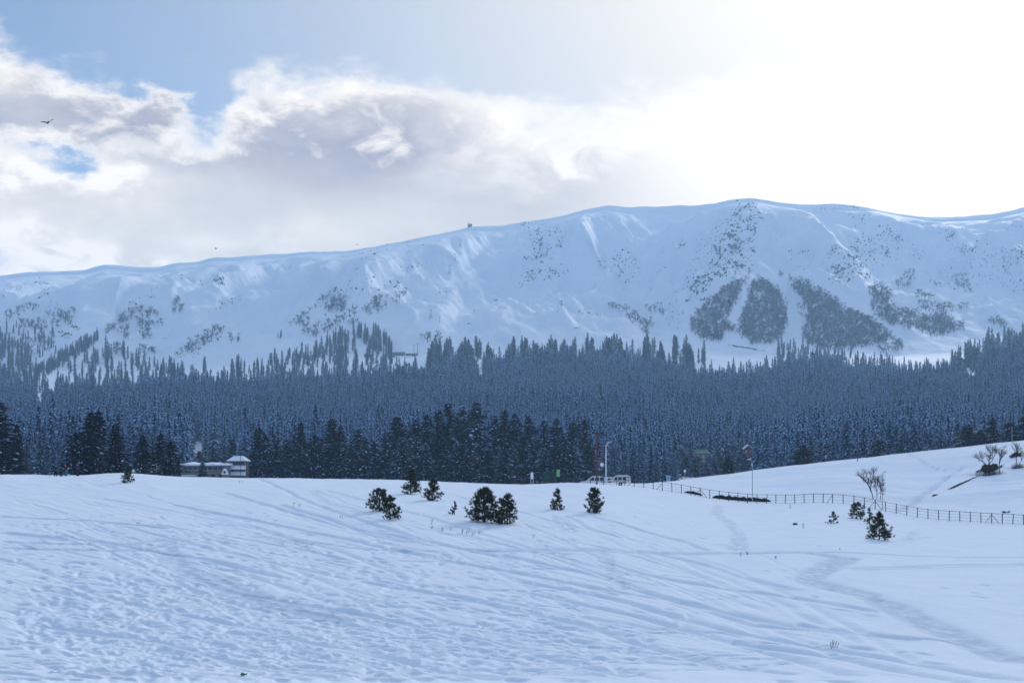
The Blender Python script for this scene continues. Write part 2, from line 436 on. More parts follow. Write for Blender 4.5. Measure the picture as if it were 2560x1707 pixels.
# packed paths and footprint trails, given the darker snow colour
tone_on = True
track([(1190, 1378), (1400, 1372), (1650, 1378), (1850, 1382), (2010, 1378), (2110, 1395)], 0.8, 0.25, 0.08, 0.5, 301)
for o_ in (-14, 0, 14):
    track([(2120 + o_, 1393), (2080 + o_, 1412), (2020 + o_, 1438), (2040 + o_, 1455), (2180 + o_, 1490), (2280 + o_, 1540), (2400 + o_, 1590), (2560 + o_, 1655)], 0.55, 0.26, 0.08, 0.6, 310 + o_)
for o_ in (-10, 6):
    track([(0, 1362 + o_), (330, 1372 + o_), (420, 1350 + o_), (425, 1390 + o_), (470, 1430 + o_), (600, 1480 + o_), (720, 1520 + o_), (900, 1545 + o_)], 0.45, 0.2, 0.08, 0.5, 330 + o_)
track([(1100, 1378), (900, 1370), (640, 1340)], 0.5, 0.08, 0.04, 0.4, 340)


def foot(pix, n_side=1, seed=0, size=0.17, depth=0.13):
    r_ = random.Random(seed)
    P = np.array([at_near(a, b, ymax=330) for a, b in pix])
    seg = np.hypot(*np.diff(P, axis=0).T); L = np.concatenate([[0], np.cumsum(seg)])
    for t in np.arange(0, L[-1], 0.42):
        x = np.interp(t, L, P[:, 0]); y = np.interp(t, L, P[:, 1])
        for _ in range(n_side):
            splat(x + r_.uniform(-.35, .35) * n_side ** .5, y + r_.uniform(-.3, .3), size * r_.uniform(.7, 1.3), size * r_.uniform(.7, 1.2), depth * r_.uniform(.6, 1.1), 0.03)


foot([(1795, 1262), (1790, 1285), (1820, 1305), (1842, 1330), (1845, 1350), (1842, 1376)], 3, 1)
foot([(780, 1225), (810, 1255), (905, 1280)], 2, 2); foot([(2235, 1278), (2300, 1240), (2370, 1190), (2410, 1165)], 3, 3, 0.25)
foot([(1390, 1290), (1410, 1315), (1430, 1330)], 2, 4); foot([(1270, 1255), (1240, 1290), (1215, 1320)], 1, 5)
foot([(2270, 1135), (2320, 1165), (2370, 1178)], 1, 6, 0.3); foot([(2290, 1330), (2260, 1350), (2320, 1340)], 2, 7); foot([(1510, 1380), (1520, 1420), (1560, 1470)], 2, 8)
tone_on = False
# scattered churn, thickest at the lower left
for i in range(230):
    px0 = rs.triangular(-100, 1900, 250); py0 = rs.triangular(1300, 1706, 1600)
    x, y = at_near(px0, py0); a = math.atan2(-y - 2, 34 - x) + rs.gauss(0, .5); n_ = rs.randint(5, 26)
    for q in range(n_):
        x += math.cos(a) * rs.uniform(.3, .75); y += math.sin(a) * rs.uniform(.3, .75); a += rs.gauss(0, 0.16)
        if y < 39: break
        splat(x + rs.uniform(-.2, .2), y, rs.uniform(.22, .50), rs.uniform(.12, .22), rs.uniform(.09, .22), 0.05, math.cos(a), math.sin(a))
for i in range(1700):
    px0 = rs.triangular(-100, 2600, 200); py0 = rs.uniform(1280, 1706)
    if px0 > 1500 and rs.random() < 0.7: continue
    x, y = at_near(px0, py0); a = math.atan2(y + 2, x - 34) + rs.gauss(0, .25)
    splat(x, y, rs.uniform(.18, .6), rs.uniform(.09, .18), rs.uniform(.06, .2), 0.04, math.cos(a), math.sin(a))
ZN = ZN + ZD + ZB


def fan_sheet(u, y, Z, center=None, fade=0.85):
    """the fan ahead of the eye plus coarse sectors that carry the ground on round to the back"""
    nu, ny = len(u), len(y)
    U, Y = np.meshgrid(u, y)
    V = [np.stack([U * Y, Y, Z], -1).reshape(-1, 3)]
    idx = np.arange(nu * ny).reshape(ny, nu)
    Fs = [np.stack([idx[:-1, :-1], idx[:-1, 1:], idx[1:, 1:], idx[1:, :-1]], -1).reshape(-1, 4)]
    a0 = math.atan(u[-1]); naz = 60
    az = np.linspace(a0, 2 * math.pi - a0, naz)
    st = 3 if ny > 300 else 2
    rows = np.unique(np.concatenate([np.arange(0, ny, st), [ny - 1]]))
    r = y[rows] / math.cos(a0)
    zl, zr = Z[rows, 0], Z[rows, -1]
    t = (az - az[0]) / (az[-1] - az[0]); s = t * t * (3 - 2 * t)
    zz = zr[:, None] * (1 - s) + zl[:, None] * s
    ref = CAMZ - 5.0
    kf = 1 - fade * np.sin(math.pi * t) ** 0.7
    zz = np.where(zz > ref, ref + (zz - ref) * kf[None, :], zz)
    base = nu * ny
    V.append(np.stack([r[:, None] * np.sin(az), r[:, None] * np.cos(az), zz], -1).reshape(-1, 3))
    id2 = base + np.arange(len(rows) * naz).reshape(len(rows), naz)
    Fs.append(np.stack([id2[:-1, :-1], id2[:-1, 1:], id2[1:, 1:], id2[1:, :-1]], -1).reshape(-1, 4))
    Fs = [np.concatenate(Fs)]
    if center is not None:
        V.append(np.array([[0, 0, center]])); c = base + len(rows) * naz
        ring = np.concatenate([idx[0], id2[0]])
        Fs.append(np.stack([np.full(len(ring), c), np.roll(ring, -1), ring], -1))
    return np.concatenate(V), Fs


V_, F_ = fan_sheet(uN, yN, ZN, CAMZ - 1.65, 0.6)
me = mesh_np('snowfield', V_, F_, [M_SNOW])
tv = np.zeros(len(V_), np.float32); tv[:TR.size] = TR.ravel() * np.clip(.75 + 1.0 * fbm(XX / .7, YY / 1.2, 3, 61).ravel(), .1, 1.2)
a_ = me.attributes.new('path_tone', 'FLOAT', 'POINT'); a_.data.foreach_set('value', tv)
obj('snowfield', me, kind='structure')

# ------------------------------------------------------------------ the far ground: forest slope, benches, mountain
RID = [(0, 632), (100, 625), (190, 624), (245, 607), (300, 611), (365, 616), (400, 604), (460, 600), (480, 592), (530, 591), (600, 584), (700, 578), (800, 575), (870, 562),
       (950, 547), (1040, 530), (1085, 520), (1150, 518), (1200, 508), (1280, 499), (1350, 480), (1400, 472), (1450, 477), (1530, 475), (1600, 472), (1680, 460), (1730, 454),
       (1780, 462), (1850, 468), (1920, 468), (1980, 473), (2050, 487), (2110, 497), (2170, 499), (2270, 493), (2320, 485), (2352, 475)]
rx = np.array([a for a, _ in RID]) * 2560 / 2352; ry = np.array([b for _, b in RID]) * 2560 / 2352
rx = np.concatenate([[-1500, -700], rx, [2900, 4100]]); ry = np.concatenate([[770, 710], ry, [490, 560]])
FD = [400, 430, 600, 900, 1300, 1700, 2000, 2300, 2600]
FAR = [(-1500, [1240, 1216, 1182, 1120, 1045, 990, 962, 940, 905]),
       (0,    [1240, 1216, 1182, 1118, 1045, 985, 955, 925, 880]),
       (350,  [1240, 1216, 1180, 1115, 1042, 982, 948, 932, 890]),
       (650,  [1240, 1216, 1180, 1112, 1036, 975, 935, 905, 868]),
       (900,  [1240, 1216, 1180, 1112, 1032, 970, 925, 893, 862]),
       (1200, [1240, 1216, 1180, 1112, 1028, 955, 918, 888, 860]),
       (1500, [1240, 1216, 1178, 1110, 1024, 950, 905, 880, 855]),
       (1750, [1240, 1216, 1178, 1110, 1030, 965, 918, 882, 862]),
       (2000, [1240, 1216, 1178, 1110, 1030, 965, 925, 890, 862]),
       (2300, [1240, 1216, 1175, 1108, 1030, 965, 922, 888, 862]),
       (2450, [1240, 1216, 1172, 1100, 1015, 925, 895, 885, 862]),
       (2560, [1240, 1214, 1168, 1095, 1000, 905, 885, 878, 860]),
       (4000, [1240, 1214, 1168, 1095, 1000, 915, 890, 880, 860])]
DR = 4500.0
uF = np.concatenate([np.linspace(-UE, -0.43, 20)[:-1], np.linspace(-0.43, 0.43, 640), np.linspace(0.43, UE, 20)[1:]])
yF = np.concatenate([np.linspace(400, 2300, 130)[:-1], np.linspace(2300, 4700, 230)[:-1], np.linspace(4700, 6400, 24)])
pxF = np.clip(1280 + uF * F, -1500, 4000)
kd = np.array(FD + [3100.0, 3800.0, DR, 5200, 5900, 6500])
colsP = [c for c, _ in FAR]
fpy = np.array([np.interp(pxF, colsP, [r_[1][i] for r_ in FAR]) for i in range(len(FD))])
yr = gsm(np.interp(pxF, rx, ry)[None], 2.0, 1)[0]
y26 = fpy[-1]
fpy = np.concatenate([fpy, [y26 + (yr - y26) * 0.22], [y26 + (yr - y26) * 0.54], [yr]])
zk = (HZ - fpy) / F * kd[:len(fpy), None]
zk = np.concatenate([zk, [zk[-1] - 40], [zk[-1] * 0.72], [zk[-1] * 0.3]])
ZF = np.stack([np.interp(yF, kd, zk[:, i]) for i in range(len(uF))], 1)
keep_r = ZF.copy()
ZF = gsm(ZF, 5.0, 0)
w_r = np.exp(-((yF - DR) / 90) ** 2)[:, None]; ZF = ZF * (1 - w_r) + (keep_r + 0) * w_r     # keep the skyline
ZF = ZF + CAMZ
UF, YF = np.meshgrid(uF, yF); XF = UF * YF


def vis_table():
    return np.minimum.accumulate(HZ - (ZF - CAMZ) / YF * F, axis=0)


VT = vis_table()


def at_far(px, py, ymin=430.0):
    """first far-ground points met by photo pixels (arrays)"""
    px = np.atleast_1d(np.asarray(px, float)); py = np.atleast_1d(np.asarray(py, float))
    u = (px - 1280) / F
    i = np.clip(np.searchsorted(uF, u) - 1, 0, len(uF) - 2); t = (u - uF[i]) / (uF[i + 1] - uF[i])
    Y = np.empty(len(px))
    for n in range(len(px)):
        c = VT[:, i[n]] * (1 - t[n]) + VT[:, i[n] + 1] * t[n]
        j = int(np.argmax(c <= py[n]))
        if c[j] > py[n]: j = int(np.argmin(np.abs(yF - DR)))
        if j == 0: Y[n] = yF[0]; continue
        d = c[j - 1] - c[j]
        Y[n] = yF[j - 1] + (0 if d < 1e-6 else (c[j - 1] - py[n]) / d) * (yF[j] - yF[j - 1])
    return u * Y, Y


def zf(X, Y):
    X = np.asarray(X, float); Y = np.asarray(Y, float)
    return bil(uF, yF, ZF, np.clip(X / Y, -UE, UE), Y)


SPUR = [([(1885, 560), (1882, 640), (1868, 700), (1800, 770), (1715, 855)], 62, 260),
        ([(1885, 660), (1960, 690), (2050, 760), (2230, 880)], 75, 240), ([(1885, 690), (1892, 800), (1880, 880)], 30, 150),
        ([(1420, 540), (1400, 600), (1360, 690), (1305, 730)], 60, 230), ([(1400, 600), (1450, 680), (1530, 740)], 40, 200),
        ([(1530, 520), (1580, 590), (1660, 660), (1700, 700)], 45, 230),
        ([(2215, 560), (2150, 640), (2080, 715)], 55, 200), ([(2215, 560), (2330, 650), (2480, 745), (2560, 790)], 55, 230),
        ([(2390, 545), (2470, 600), (2560, 660)], 45, 220), ([(2560, 640), (2510, 700)], 35, 180),
        ([(1160, 600), (1060, 680), (960, 750), (800, 835), (640, 935)], 55, 200), ([(1140, 690), (1010, 750), (850, 865)], 30, 120),
        ([(830, 620), (640, 765), (500, 865), (430, 935)], 45, 200), ([(530, 650), (400, 755), (250, 845), (90, 930)], 60, 220),
        ([(270, 665), (120, 740), (0, 800)], 45, 220), ([(1170, 570), (1152, 650), (1115, 760), (1075, 860)], 30, 240),
        ([(700, 640), (560, 760), (470, 850)], 25, 130), ([(950, 640), (800, 740), (690, 830)], 30, 150),
        ([(1270, 570), (1285, 690), (1235, 810)], -45, 220), ([(1650, 540), (1640, 660), (1690, 780), (1700, 840)], -55, 260),
        ([(2050, 530), (2040, 640), (2120, 740), (2330, 860)], -50, 230), ([(660, 650), (690, 750), (640, 860), (560, 920)], -30, 180),
        ([(340, 690), (330, 770), (200, 870)], -35, 180), ([(2330, 560), (2370, 660), (2480, 800)], -30, 200)]
add = np.zeros_like(ZF)
for pix, amp, wd in SPUR:
    P = np.stack(at_far([p[0] for p in pix], [p[1] for p in pix]), 1)
    best = np.full(ZF.shape, 1e9)
    tt = np.zeros_like(ZF)
    for s_ in range(len(P) - 1):
        a, b = P[s_], P[s_ + 1]; d = b - a; l2 = max((d * d).sum(), 1)
        t = np.clip(((XF - a[0]) * d[0] + (YF - a[1]) * d[1]) / l2, 0, 1)
        q = np.hypot((XF - a[0] - t * d[0]) * 1.25, (YF - a[1] - t * d[1]) * 0.8)
        m_ = q < best; best[m_] = q[m_]; tt[m_] = ((s_ + t) / (len(P) - 1))[m_]
    prof = np.exp(-np.sqrt((best / wd) ** 2 + 0.01) * 1.7) if amp > 0 else np.exp(-(best / wd) ** 2)
    ends = np.clip((1 - tt) * 3, 0.15, 1)
    add = add + 2.5 * amp * prof * ends
mt = np.clip((YF - 2350) / 500, 0, 1) * np.clip((DR - 30 - YF) / 600, 0.0, 1)
ZF = ZF + add * mt
rg = 1 - 2.2 * np.abs(fbm(XF / 420 + 3, YF / 900, 4, 31))
ZF += mt * (44 * (1 - 2.2 * np.abs(fbm(XF / 170 + 0.5 * fbm(XF / 400, YF / 400, 2, 57), YF / 1100, 3, 53))) + 48 * rg + 18 * fbm(XF / 130, YF / 260, 4, 37) + 16 * (0.4 - np.abs(fbm(XF / 62 + 0.7 * fbm(XF / 200, YF / 200, 2, 71), YF / 330, 3, 73, 0.6))) + 9 * fbm(XF / 36, YF / 80, 3, 41, 0.6))
ZF += np.clip((YF - 520) / 300, 0, 1) * (1 - mt) * (6 * fbm(XF / 160, YF / 200, 4, 43))
# gullies that furrow the face downhill
ZF += mt * 13 * np.abs(fbm(XF / 55 + 0.6 * fbm(XF / 300, YF / 300, 2, 51), YF / 700, 2, 47))
# no rib may overtop the skyline ridge behind it
lim = CAMZ + (HZ - (yr[None, :] + 3 + 0.012 * np.maximum(DR - YF, 0))) / F * YF
over_ = ZF - lim; front_ = YF < DR - 60
ZF = np.where(front_, lim - np.where(over_ > -14, 14 * np.log1p(np.exp(np.clip(-over_ / 14, -30, 30))), -over_), ZF)
VT = vis_table()
V_, F_ = fan_sheet(uF, yF, ZF, None, 0.85)
obj('mountain', mesh_np('mountain', V_, F_, [M_MSNOW]), kind='structure')
# ------------------------------------------------------------------ trees
def cone_np(p0, p1, r0, r1, n=6):
    """a tapered tube between two points: verts, quads"""
    p0 = np.array(p0, float); p1 = np.array(p1, float); d = p1 - p0; d = d / (np.linalg.norm(d) + 1e-9)
    a = np.cross(d, [0.3, 0.9, 0.2] if abs(d[2]) > 0.7 else [0, 0, 1.0]); a /= np.linalg.norm(a); b = np.cross(d, a)
    th = np.arange(n) * 2 * math.pi / n
    ring = np.cos(th)[:, None] * a + np.sin(th)[:, None] * b
    V = np.concatenate([p0 + ring * r0, p1 + ring * r1])
    i = np.arange(n); j = (i + 1) % n
    return V, np.stack([i, j, j + n, i + n], -1)


def join(parts):
    """[(V, faces, material index)] -> V, [faces by width], material indices in that order"""
    Vs, out, off = [], {}, 0
    for V, Fa, mi in parts:
        Fa = np.asarray(Fa); Vs.append(V); out.setdefault(Fa.shape[1], []).append((Fa + off, mi)); off += len(V)
    fl, ml = [], []
    for k_ in sorted(out):
        fl.append(np.concatenate([f for f, _ in out[k_]])); ml.append(np.concatenate([np.full(len(f), m) for f, m in out[k_]]))
    return np.concatenate(Vs), fl, np.concatenate(ml)


def cards(c, a, b):
    n = len(c)
    V = np.stack([c - a - b, c + a - b * 0.55, c + a + b * 0.55, c - a + b], 1).reshape(-1, 3)
    return V, np.arange(n * 4).reshape(n, 4)


def conifer(seed, h=28.0, rad=3.4, tiers=30, bpt=7, ncard=5, bare=0.06, snow=0.4, pe=0.8, la=0.85, lb=0.42, droop=0.35, gap=0.0, sk=(0.45, 1.0), out=0.16):
    """crown of drooping boughs with snow lying on them"""
    g = np.random.default_rng(seed)
    i = np.repeat(np.arange(tiers), bpt)
    t = (i + g.uniform(0, 1, len(i))) / tiers
    t = t ** 0.92
    z = h * (bare + (1 - bare) * t)
    low = np.clip(0.62 + t * 3.2, 0, 1)
    lump = 1 + 0.30 * np.sin(t * 23 + seed) * g.uniform(0.2, 1, len(t))
    L = rad * (1 - t) ** pe * low * lump * g.uniform(0.62, 1.18, len(t)) + 0.15
    ph = g.uniform(0, 2 * math.pi, len(t))
    L = L * (1 + 0.18 * np.sin(ph + seed * 1.7)) * np.where(g.uniform(0, 1, len(t)) < gap, 0.35, 1.0)
    s = np.tile(np.linspace(0.22, 1.0, ncard), len(t)) + g.uniform(-0.08, 0.08, len(t) * ncard)
    zz, LL, pp = (np.repeat(q, ncard) for q in (z, L, ph)); tt = np.repeat(t, ncard)
    pp = pp + g.normal(0, 0.16, len(pp)) * (1.2 - s * 0.4)
    d = np.stack([np.cos(pp), np.sin(pp), np.zeros_like(pp)], -1)
    up = 0.35 * tt                                                     # upper boughs rise, lower ones droop
    c = d * (LL * s)[:, None]; c[:, 2] = zz + LL * s * (up - droop * s) + g.normal(0, 0.18, len(s))
    sz = (0.55 + 0.6 * LL / rad) * g.uniform(0.7, 1.3, len(s))
    a = d * 1.0; a[:, 2] = (up - 2 * droop * s) * 0.8 + g.normal(0, 0.25, len(s)); a /= np.linalg.norm(a, axis=1)[:, None]
    b = np.stack([-np.sin(pp), np.cos(pp), g.normal(0, 0.55, len(pp))], -1); b /= np.linalg.norm(b, axis=1)[:, None]
    V, Fa = cards(c, a * (la * sz)[:, None], b * (lb * sz)[:, None])
    parts = [(V, Fa, 0)]
    m = g.uniform(0, 1, len(s)) < snow * (0.5 + 0.7 * s)
    if m.any():
        b2 = b[m].copy(); b2[:, 2] *= 0.7
        cs = c[m] + np.array([0, 0, 0.14]) + d[m] * out
        k_ = g.uniform(*sk, m.sum())[:, None]
        V2, F2 = cards(cs, a[m] * (la * sz[m])[:, None] * k_, b2 * (lb * sz[m])[:, None] * k_)
        parts.append((V2, F2, 1))
    return join(parts)


hid = bpy.data.collections.new('prototypes')        # meshes only, never linked to the scene


def fir_meshes(name, seed, **kw):
    V, Fl, mi = conifer(seed, **kw)
    h = kw.get('h', 28.0)
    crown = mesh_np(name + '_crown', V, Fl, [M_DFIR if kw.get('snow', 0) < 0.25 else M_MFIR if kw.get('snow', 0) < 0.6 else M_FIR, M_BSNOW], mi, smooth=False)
    Vt, Ft = cone_np((0, 0, -1.5), (0, 0, h * 0.97), h * 0.014 + 0.06, 0.04, 6)
    trunk = mesh_np(name + '_trunk', Vt, Ft, [M_BARK])
    return crown, trunk


NEARFIR = [fir_meshes('fir%d' % i, 11 + i, h=28.0, rad=r_, tiers=38, bpt=9, ncard=7, bare=ba, snow=sn, pe=pe, la=0.62, lb=0.30, gap=0.12)
           for i, (r_, pe, sn, ba) in enumerate([(5.2, .62, .18, .03), (4.4, .70, .55, .03), (6.0, .58, .20, .04), (4.8, .66, .42, .03), (3.6, .82, .16, .05), (5.4, .70, .07, .28), (4.2, .66, .90, .03), (3.6, .60, .80, .03)])]


def far_proto(i, **kw):
    V, Fl, mi = conifer(60 + i, **kw)
    Vt, Ft = cone_np((0, 0, -3), (0, 0, 26), 0.4, 0.08, 5)
    V2, F2, m2 = join([(V[Fl[0]].reshape(-1, 3), np.arange(Fl[0].size).reshape(-1, 4), 0), (Vt, Ft, 2)])
    m2 = np.concatenate([mi, np.full(len(Ft), 2)])
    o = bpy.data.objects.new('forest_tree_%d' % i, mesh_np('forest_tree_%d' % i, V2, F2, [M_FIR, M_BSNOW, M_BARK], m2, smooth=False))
    hid.objects.link(o); return o


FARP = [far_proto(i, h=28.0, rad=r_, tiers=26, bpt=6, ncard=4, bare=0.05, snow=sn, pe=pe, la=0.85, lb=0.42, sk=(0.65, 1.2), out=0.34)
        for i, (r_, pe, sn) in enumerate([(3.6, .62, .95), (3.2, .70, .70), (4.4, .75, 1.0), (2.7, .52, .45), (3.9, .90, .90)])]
LINEP = [far_proto(10 + i, h=28.0, rad=r_, tiers=26, bpt=6, ncard=4, bare=0.10, snow=sn, pe=pe, la=0.9, lb=0.42)
         for i, (r_, pe, sn) in enumerate([(2.9, .45, .10), (2.5, .50, .06), (3.3, .55, .12), (2.2, .42, .05)])]


def bare_tree_np(seed, h=11.0, spread=0.55, levels=3, nb=5, r0=0.16, up=0.55):
    g = random.Random(seed); parts = []
    def grow(p, d, L, r, lv):
        q = p + d * L
        V, Fa = cone_np(p, q, r, r * 0.62, 5 if lv == 0 else 3); parts.append((V, Fa, 0))
        if lv >= levels: return
        for _ in range(nb if lv else nb - 1):
            t = g.uniform(0.35, 1.0); s = p + d * L * t
            nd = np.array([d[0] + g.gauss(0, spread), d[1] + g.gauss(0, spread), d[2] * up + g.uniform(0.0, 0.55)])
            nd /= np.linalg.norm(nd); grow(s, nd, L * g.uniform(0.45, 0.72), r * 0.5, lv + 1)
    grow(np.zeros(3) - np.array([0, 0, 0.3]), np.array([g.gauss(0, .08), g.gauss(0, .08), 1.0]), h * 0.45, r0, 0)
    return join(parts)


BIRCH = []
for i in range(3):
    V, Fl, mi = bare_tree_np(100 + i, 11, 0.6, 3, 6, 0.30)
    me = mesh_np('birch_%d' % i, V, Fl, [M_TWIG], mi)
    o = bpy.data.objects.new('birch_proto_%d' % i, me); hid.objects.link(o); BIRCH.append(o)

ROCKP = []
for i in range(4):
    g = np.random.default_rng(200 + i)
    n = 7; V = []; 
    for k_, (zz, rr) in enumerate([(-1.2, 1.1), (0.0, 1.0), (0.9, 0.75), (1.4, 0.3)]):
        th = np.arange(n) * 2 * math.pi / n + g.uniform(-.3, .3, n)
        V.append(np.stack([np.cos(th) * rr * g.uniform(.6, 1.3, n) * 1.4, np.sin(th) * rr * g.uniform(.6, 1.2, n), zz + g.uniform(-.3, .3, n)], -1))
    V = np.concatenate(V); ii = np.arange(n); jj = (ii + 1) % n
    Fq = np.concatenate([np.stack([ii + n * q, jj + n * q, jj + n * (q + 1), ii + n * (q + 1)], -1) for q in range(3)])
    o = bpy.data.objects.new('rock_%d' % i, mesh_np('rock_%d' % i, V, [Fq, (ii + 3 * n)[None]], [M_ROCK], smooth=False))
    hid.objects.link(o); ROCKP.append(o)


def scatter(name, X, Y, Z, sc, protos, seed, zs=None, rot=None):
    """one object whose points carry instances of the given meshes"""
    g = np.random.default_rng(seed); n = len(X)
    me = bpy.data.meshes.new(name); me.vertices.add(n)
    me.vertices.foreach_set('co', np.stack([X, Y, Z], -1).astype(np.float32).ravel())
    def attr(nm, ty, v, key='value'):
        a = me.attributes.new(nm, ty, 'POINT'); a.data.foreach_set(key, np.ascontiguousarray(v).ravel())
    sc = np.asarray(sc, np.float32); zs = np.ones(n, np.float32) if zs is None else np.asarray(zs, np.float32)
    attr('size', 'FLOAT_VECTOR', np.stack([sc, sc, sc * zs], -1).astype(np.float32), 'vector')
    r3 = np.zeros((n, 3), np.float32); r3[:, 2] = g.uniform(0, 6.28, n) if rot is None else rot
    r3[:, 0] = g.normal(0, 0.03, n); r3[:, 1] = g.normal(0, 0.03, n)
    attr('turn', 'FLOAT_VECTOR', r3, 'vector'); attr('which', 'INT', g.integers(0, len(protos), n).astype(np.int32))
    o = obj(name, me)
    cl_ = bpy.data.collections.new(name + '_kinds')
    for p in protos: cl_.objects.link(p)
    ng = bpy.data.node_groups.new(name + '_nodes', 'GeometryNodeTree')
    ng.interface.new_socket('Geometry', in_out='INPUT', socket_type='NodeSocketGeometry')
    ng.interface.new_socket('Geometry', in_out='OUTPUT', socket_type='NodeSocketGeometry')
    N = ng.nodes; gi = N.new('NodeGroupInput'); go = N.new('NodeGroupOutput')
    ci = N.new('GeometryNodeCollectionInfo'); ci.inputs['Collection'].default_value = cl_
    ci.inputs['Separate Children'].default_value = True; ci.inputs['Reset Children'].default_value = True
    ip = N.new('GeometryNodeInstanceOnPoints'); ip.inputs['Pick Instance'].default_value = True
    def named(nm, ty):
        q = N.new('GeometryNodeInputNamedAttribute'); q.data_type = ty; q.inputs['Name'].default_value = nm
        return [s for s in q.outputs if s.enabled and s.name == 'Attribute'][0]
    Lk = ng.links.new
    Lk(gi.outputs[0], ip.inputs['Points']); Lk(ci.outputs[0], ip.inputs['Instance'])
    Lk(named('which', 'INT'), ip.inputs['Instance Index'])
    Lk(named('turn', 'FLOAT_VECTOR'), ip.inputs['Rotation']); Lk(named('size', 'FLOAT_VECTOR'), ip.inputs['Scale'])
    Lk(ip.outputs[0], go.inputs[0])
    md = o.modifiers.new('scatter', 'NODES'); md.node_group = ng
    return o


def in_poly(x, y, poly):
    x = np.asarray(x); y = np.asarray(y); ins = np.zeros(len(x), bool); n = len(poly)
    for i in range(n):
        x1, y1 = poly[i]; x2, y2 = poly[(i + 1) % n]
        c = ((y1 > y) != (y2 > y)) & (x < (x2 - x1) * (y - y1) / ((y2 - y1) or 1e-9) + x1)
        ins ^= c
    return ins


def sample_poly(poly, n, g):
    p = np.array(poly, float); lo, hi_ = p.min(0), p.max(0); xs, ys = [], []
    while len(xs) < n:
        x = g.uniform(lo[0], hi_[0], n * 2); y = g.uniform(lo[1], hi_[1], n * 2); m = in_poly(x, y, poly)
        xs += list(x[m]); ys += list(y[m])
    return np.array(xs[:n]), np.array(ys[:n])


def gpos(px, D):
    """ground height at a photo column and distance, on whichever sheet is upper"""
    X = (px - 1280) / F * D
    z = float(zf(X, max(D, 400.0))) if D > 425 else -1e9
    if D < 438: z = max(z, float(zn(X, D)))
    return X, D, z


# ---- the trees one can pick out, behind the crest: column, row of the tip, distance, crown width, mesh
MID = [
    (-6, 1002, 270, 110, 0, 'tall dark fir cut by the left picture edge behind the snow crest'),
    (42, 1062, 290, 50, 4, 'slim snow-flecked fir beside the tall fir at the left picture edge'),
    (187, 1078, 262, 66, 2, 'broad dark fir with a dead bare tip, directly behind the skiers'),
    (224, 1032, 265, 74, 0, 'tallest dark fir of the clump behind the skiers, its tip on the left of two'),
    (246, 1027, 275, 80, 2, 'tallest dark fir of the clump behind the skiers, its tip on the right of two'),
    (290, 1062, 262, 70, 0, 'dark fir at the right side of the clump behind the skiers'),
    (357, 1088, 300, 50, 5, 'thin fir with bare lower trunk standing before the snowy shed roof'),
    (402, 1086, 300, 60, 0, 'pointed dark fir left of the low hotel, the taller of a pair'),
    (426, 1102, 290, 64, 2, 'bushy dark fir touching the left end of the low hotel'),
    (507, 1156, 330, 34, 1, 'small snowy fir standing before the low hotel'),
    (498, 1128, 520, 42, 1, 'grey fir rising behind the roof of the low hotel'),
    (535, 1118, 540, 40, 3, 'snowy fir behind the hotel roof near the tower house'),
    (580, 1098, 520, 44, 3, 'fir with snow standing behind the tower house roof'),
    (648, 1070, 400, 64, 0, 'dark fir just right of the tower house'),
    (690, 1104, 395, 56, 3, 'round-topped snowy fir, second right of the tower house'),
    (717, 1100, 400, 54, 1, 'snowy fir, third right of the tower house'),
    (752, 1056, 405, 50, 0, 'pointed dark fir standing above its neighbours right of the tower house'),
    (786, 1084, 400, 58, 2, 'dark fir between the two pointed firs right of the tower house'),
    (830, 1048, 405, 72, 0, 'broad pointed dark fir midway between tower house and the tall stand'),
    (852, 1066, 410, 60, 2, 'dark fir leaning close to the broad pointed fir'),
    (893, 1074, 405, 60, 3, 'snowy fir left of the gap that shows snow at its foot'),
    (912, 1092, 400, 50, 1, 'lower snowy fir beside the gap that shows snow at its foot'),
    (965, 1090, 410, 52, 3, 'low snowy fir at the left foot of the tall stand'),
    (990, 1044, 420, 84, 0, 'dark round-shouldered fir at the left end of the tall stand'),
    (1040, 1048, 430, 66, 3, 'snowy fir, second from the left in the tall stand'),
    (1066, 1040, 430, 66, 2, 'fir, third from the left in the tall stand'),
    (1095, 1026, 435, 76, 3, 'snowy fir in the tall stand rising behind the twin young pines'),
    (1120, 1010, 440, 80, 3, 'one of the two tallest firs of the tall stand, the left one'),
    (1156, 1018, 445, 64, 1, 'fir between the two tallest tips of the tall stand'),
    (1192, 1006, 440, 84, 3, 'one of the two tallest firs of the tall stand, the right one'),
    (1236, 1040, 450, 66, 3, 'snowy fir right of the tallest tip of the tall stand'),
    (1262, 1026, 450, 60, 0, 'dark-tipped fir two trees right of the tallest tip'),
    (1286, 1036, 450, 64, 2, 'fir above the narrow snowy gap at the forest foot'),
    (1322, 1042, 455, 72, 3, 'snowy fir rising above the white notice board'),
    (1360, 1052, 450, 60, 1, 'snowy fir right of the one above the notice board'),
    (1392, 1046, 450, 64, 3, 'snowy fir rising above the green flag'),
    (1432, 1056, 455, 62, 0, 'dark-tipped fir left of the red lamp mast'),
    (1460, 1046, 460, 60, 2, 'dark fir just left of the red lamp mast'),
    (1822, 1140, 370, 42, 0, 'small dark bushy fir below the pink house in the forest'),
    (2010, 1112, 400, 56, 5, 'brownish dark fir on the skyline of the right hill'),
    (2195, 1098, 400, 54, 2, 'brownish fir on the hill skyline right of the brown mast'),
    (2420, 1064, 400, 84, 0, 'dark spreading fir at the left of the dark clump on the hill'),
    (2452, 1074, 400, 60, 2, 'dark fir behind the bare leaning tree on the hill'),
    (2482, 1046, 410, 62, 0, 'taller dark fir in the middle of the dark clump on the hill'),
    (2524, 1054, 400, 58, 2, 'dark fir above the bare tree near the right picture edge'),
    (2562, 1040, 400, 70, 0, 'dark fir cut by the right picture edge'),
]
tree_rng = random.Random(9)


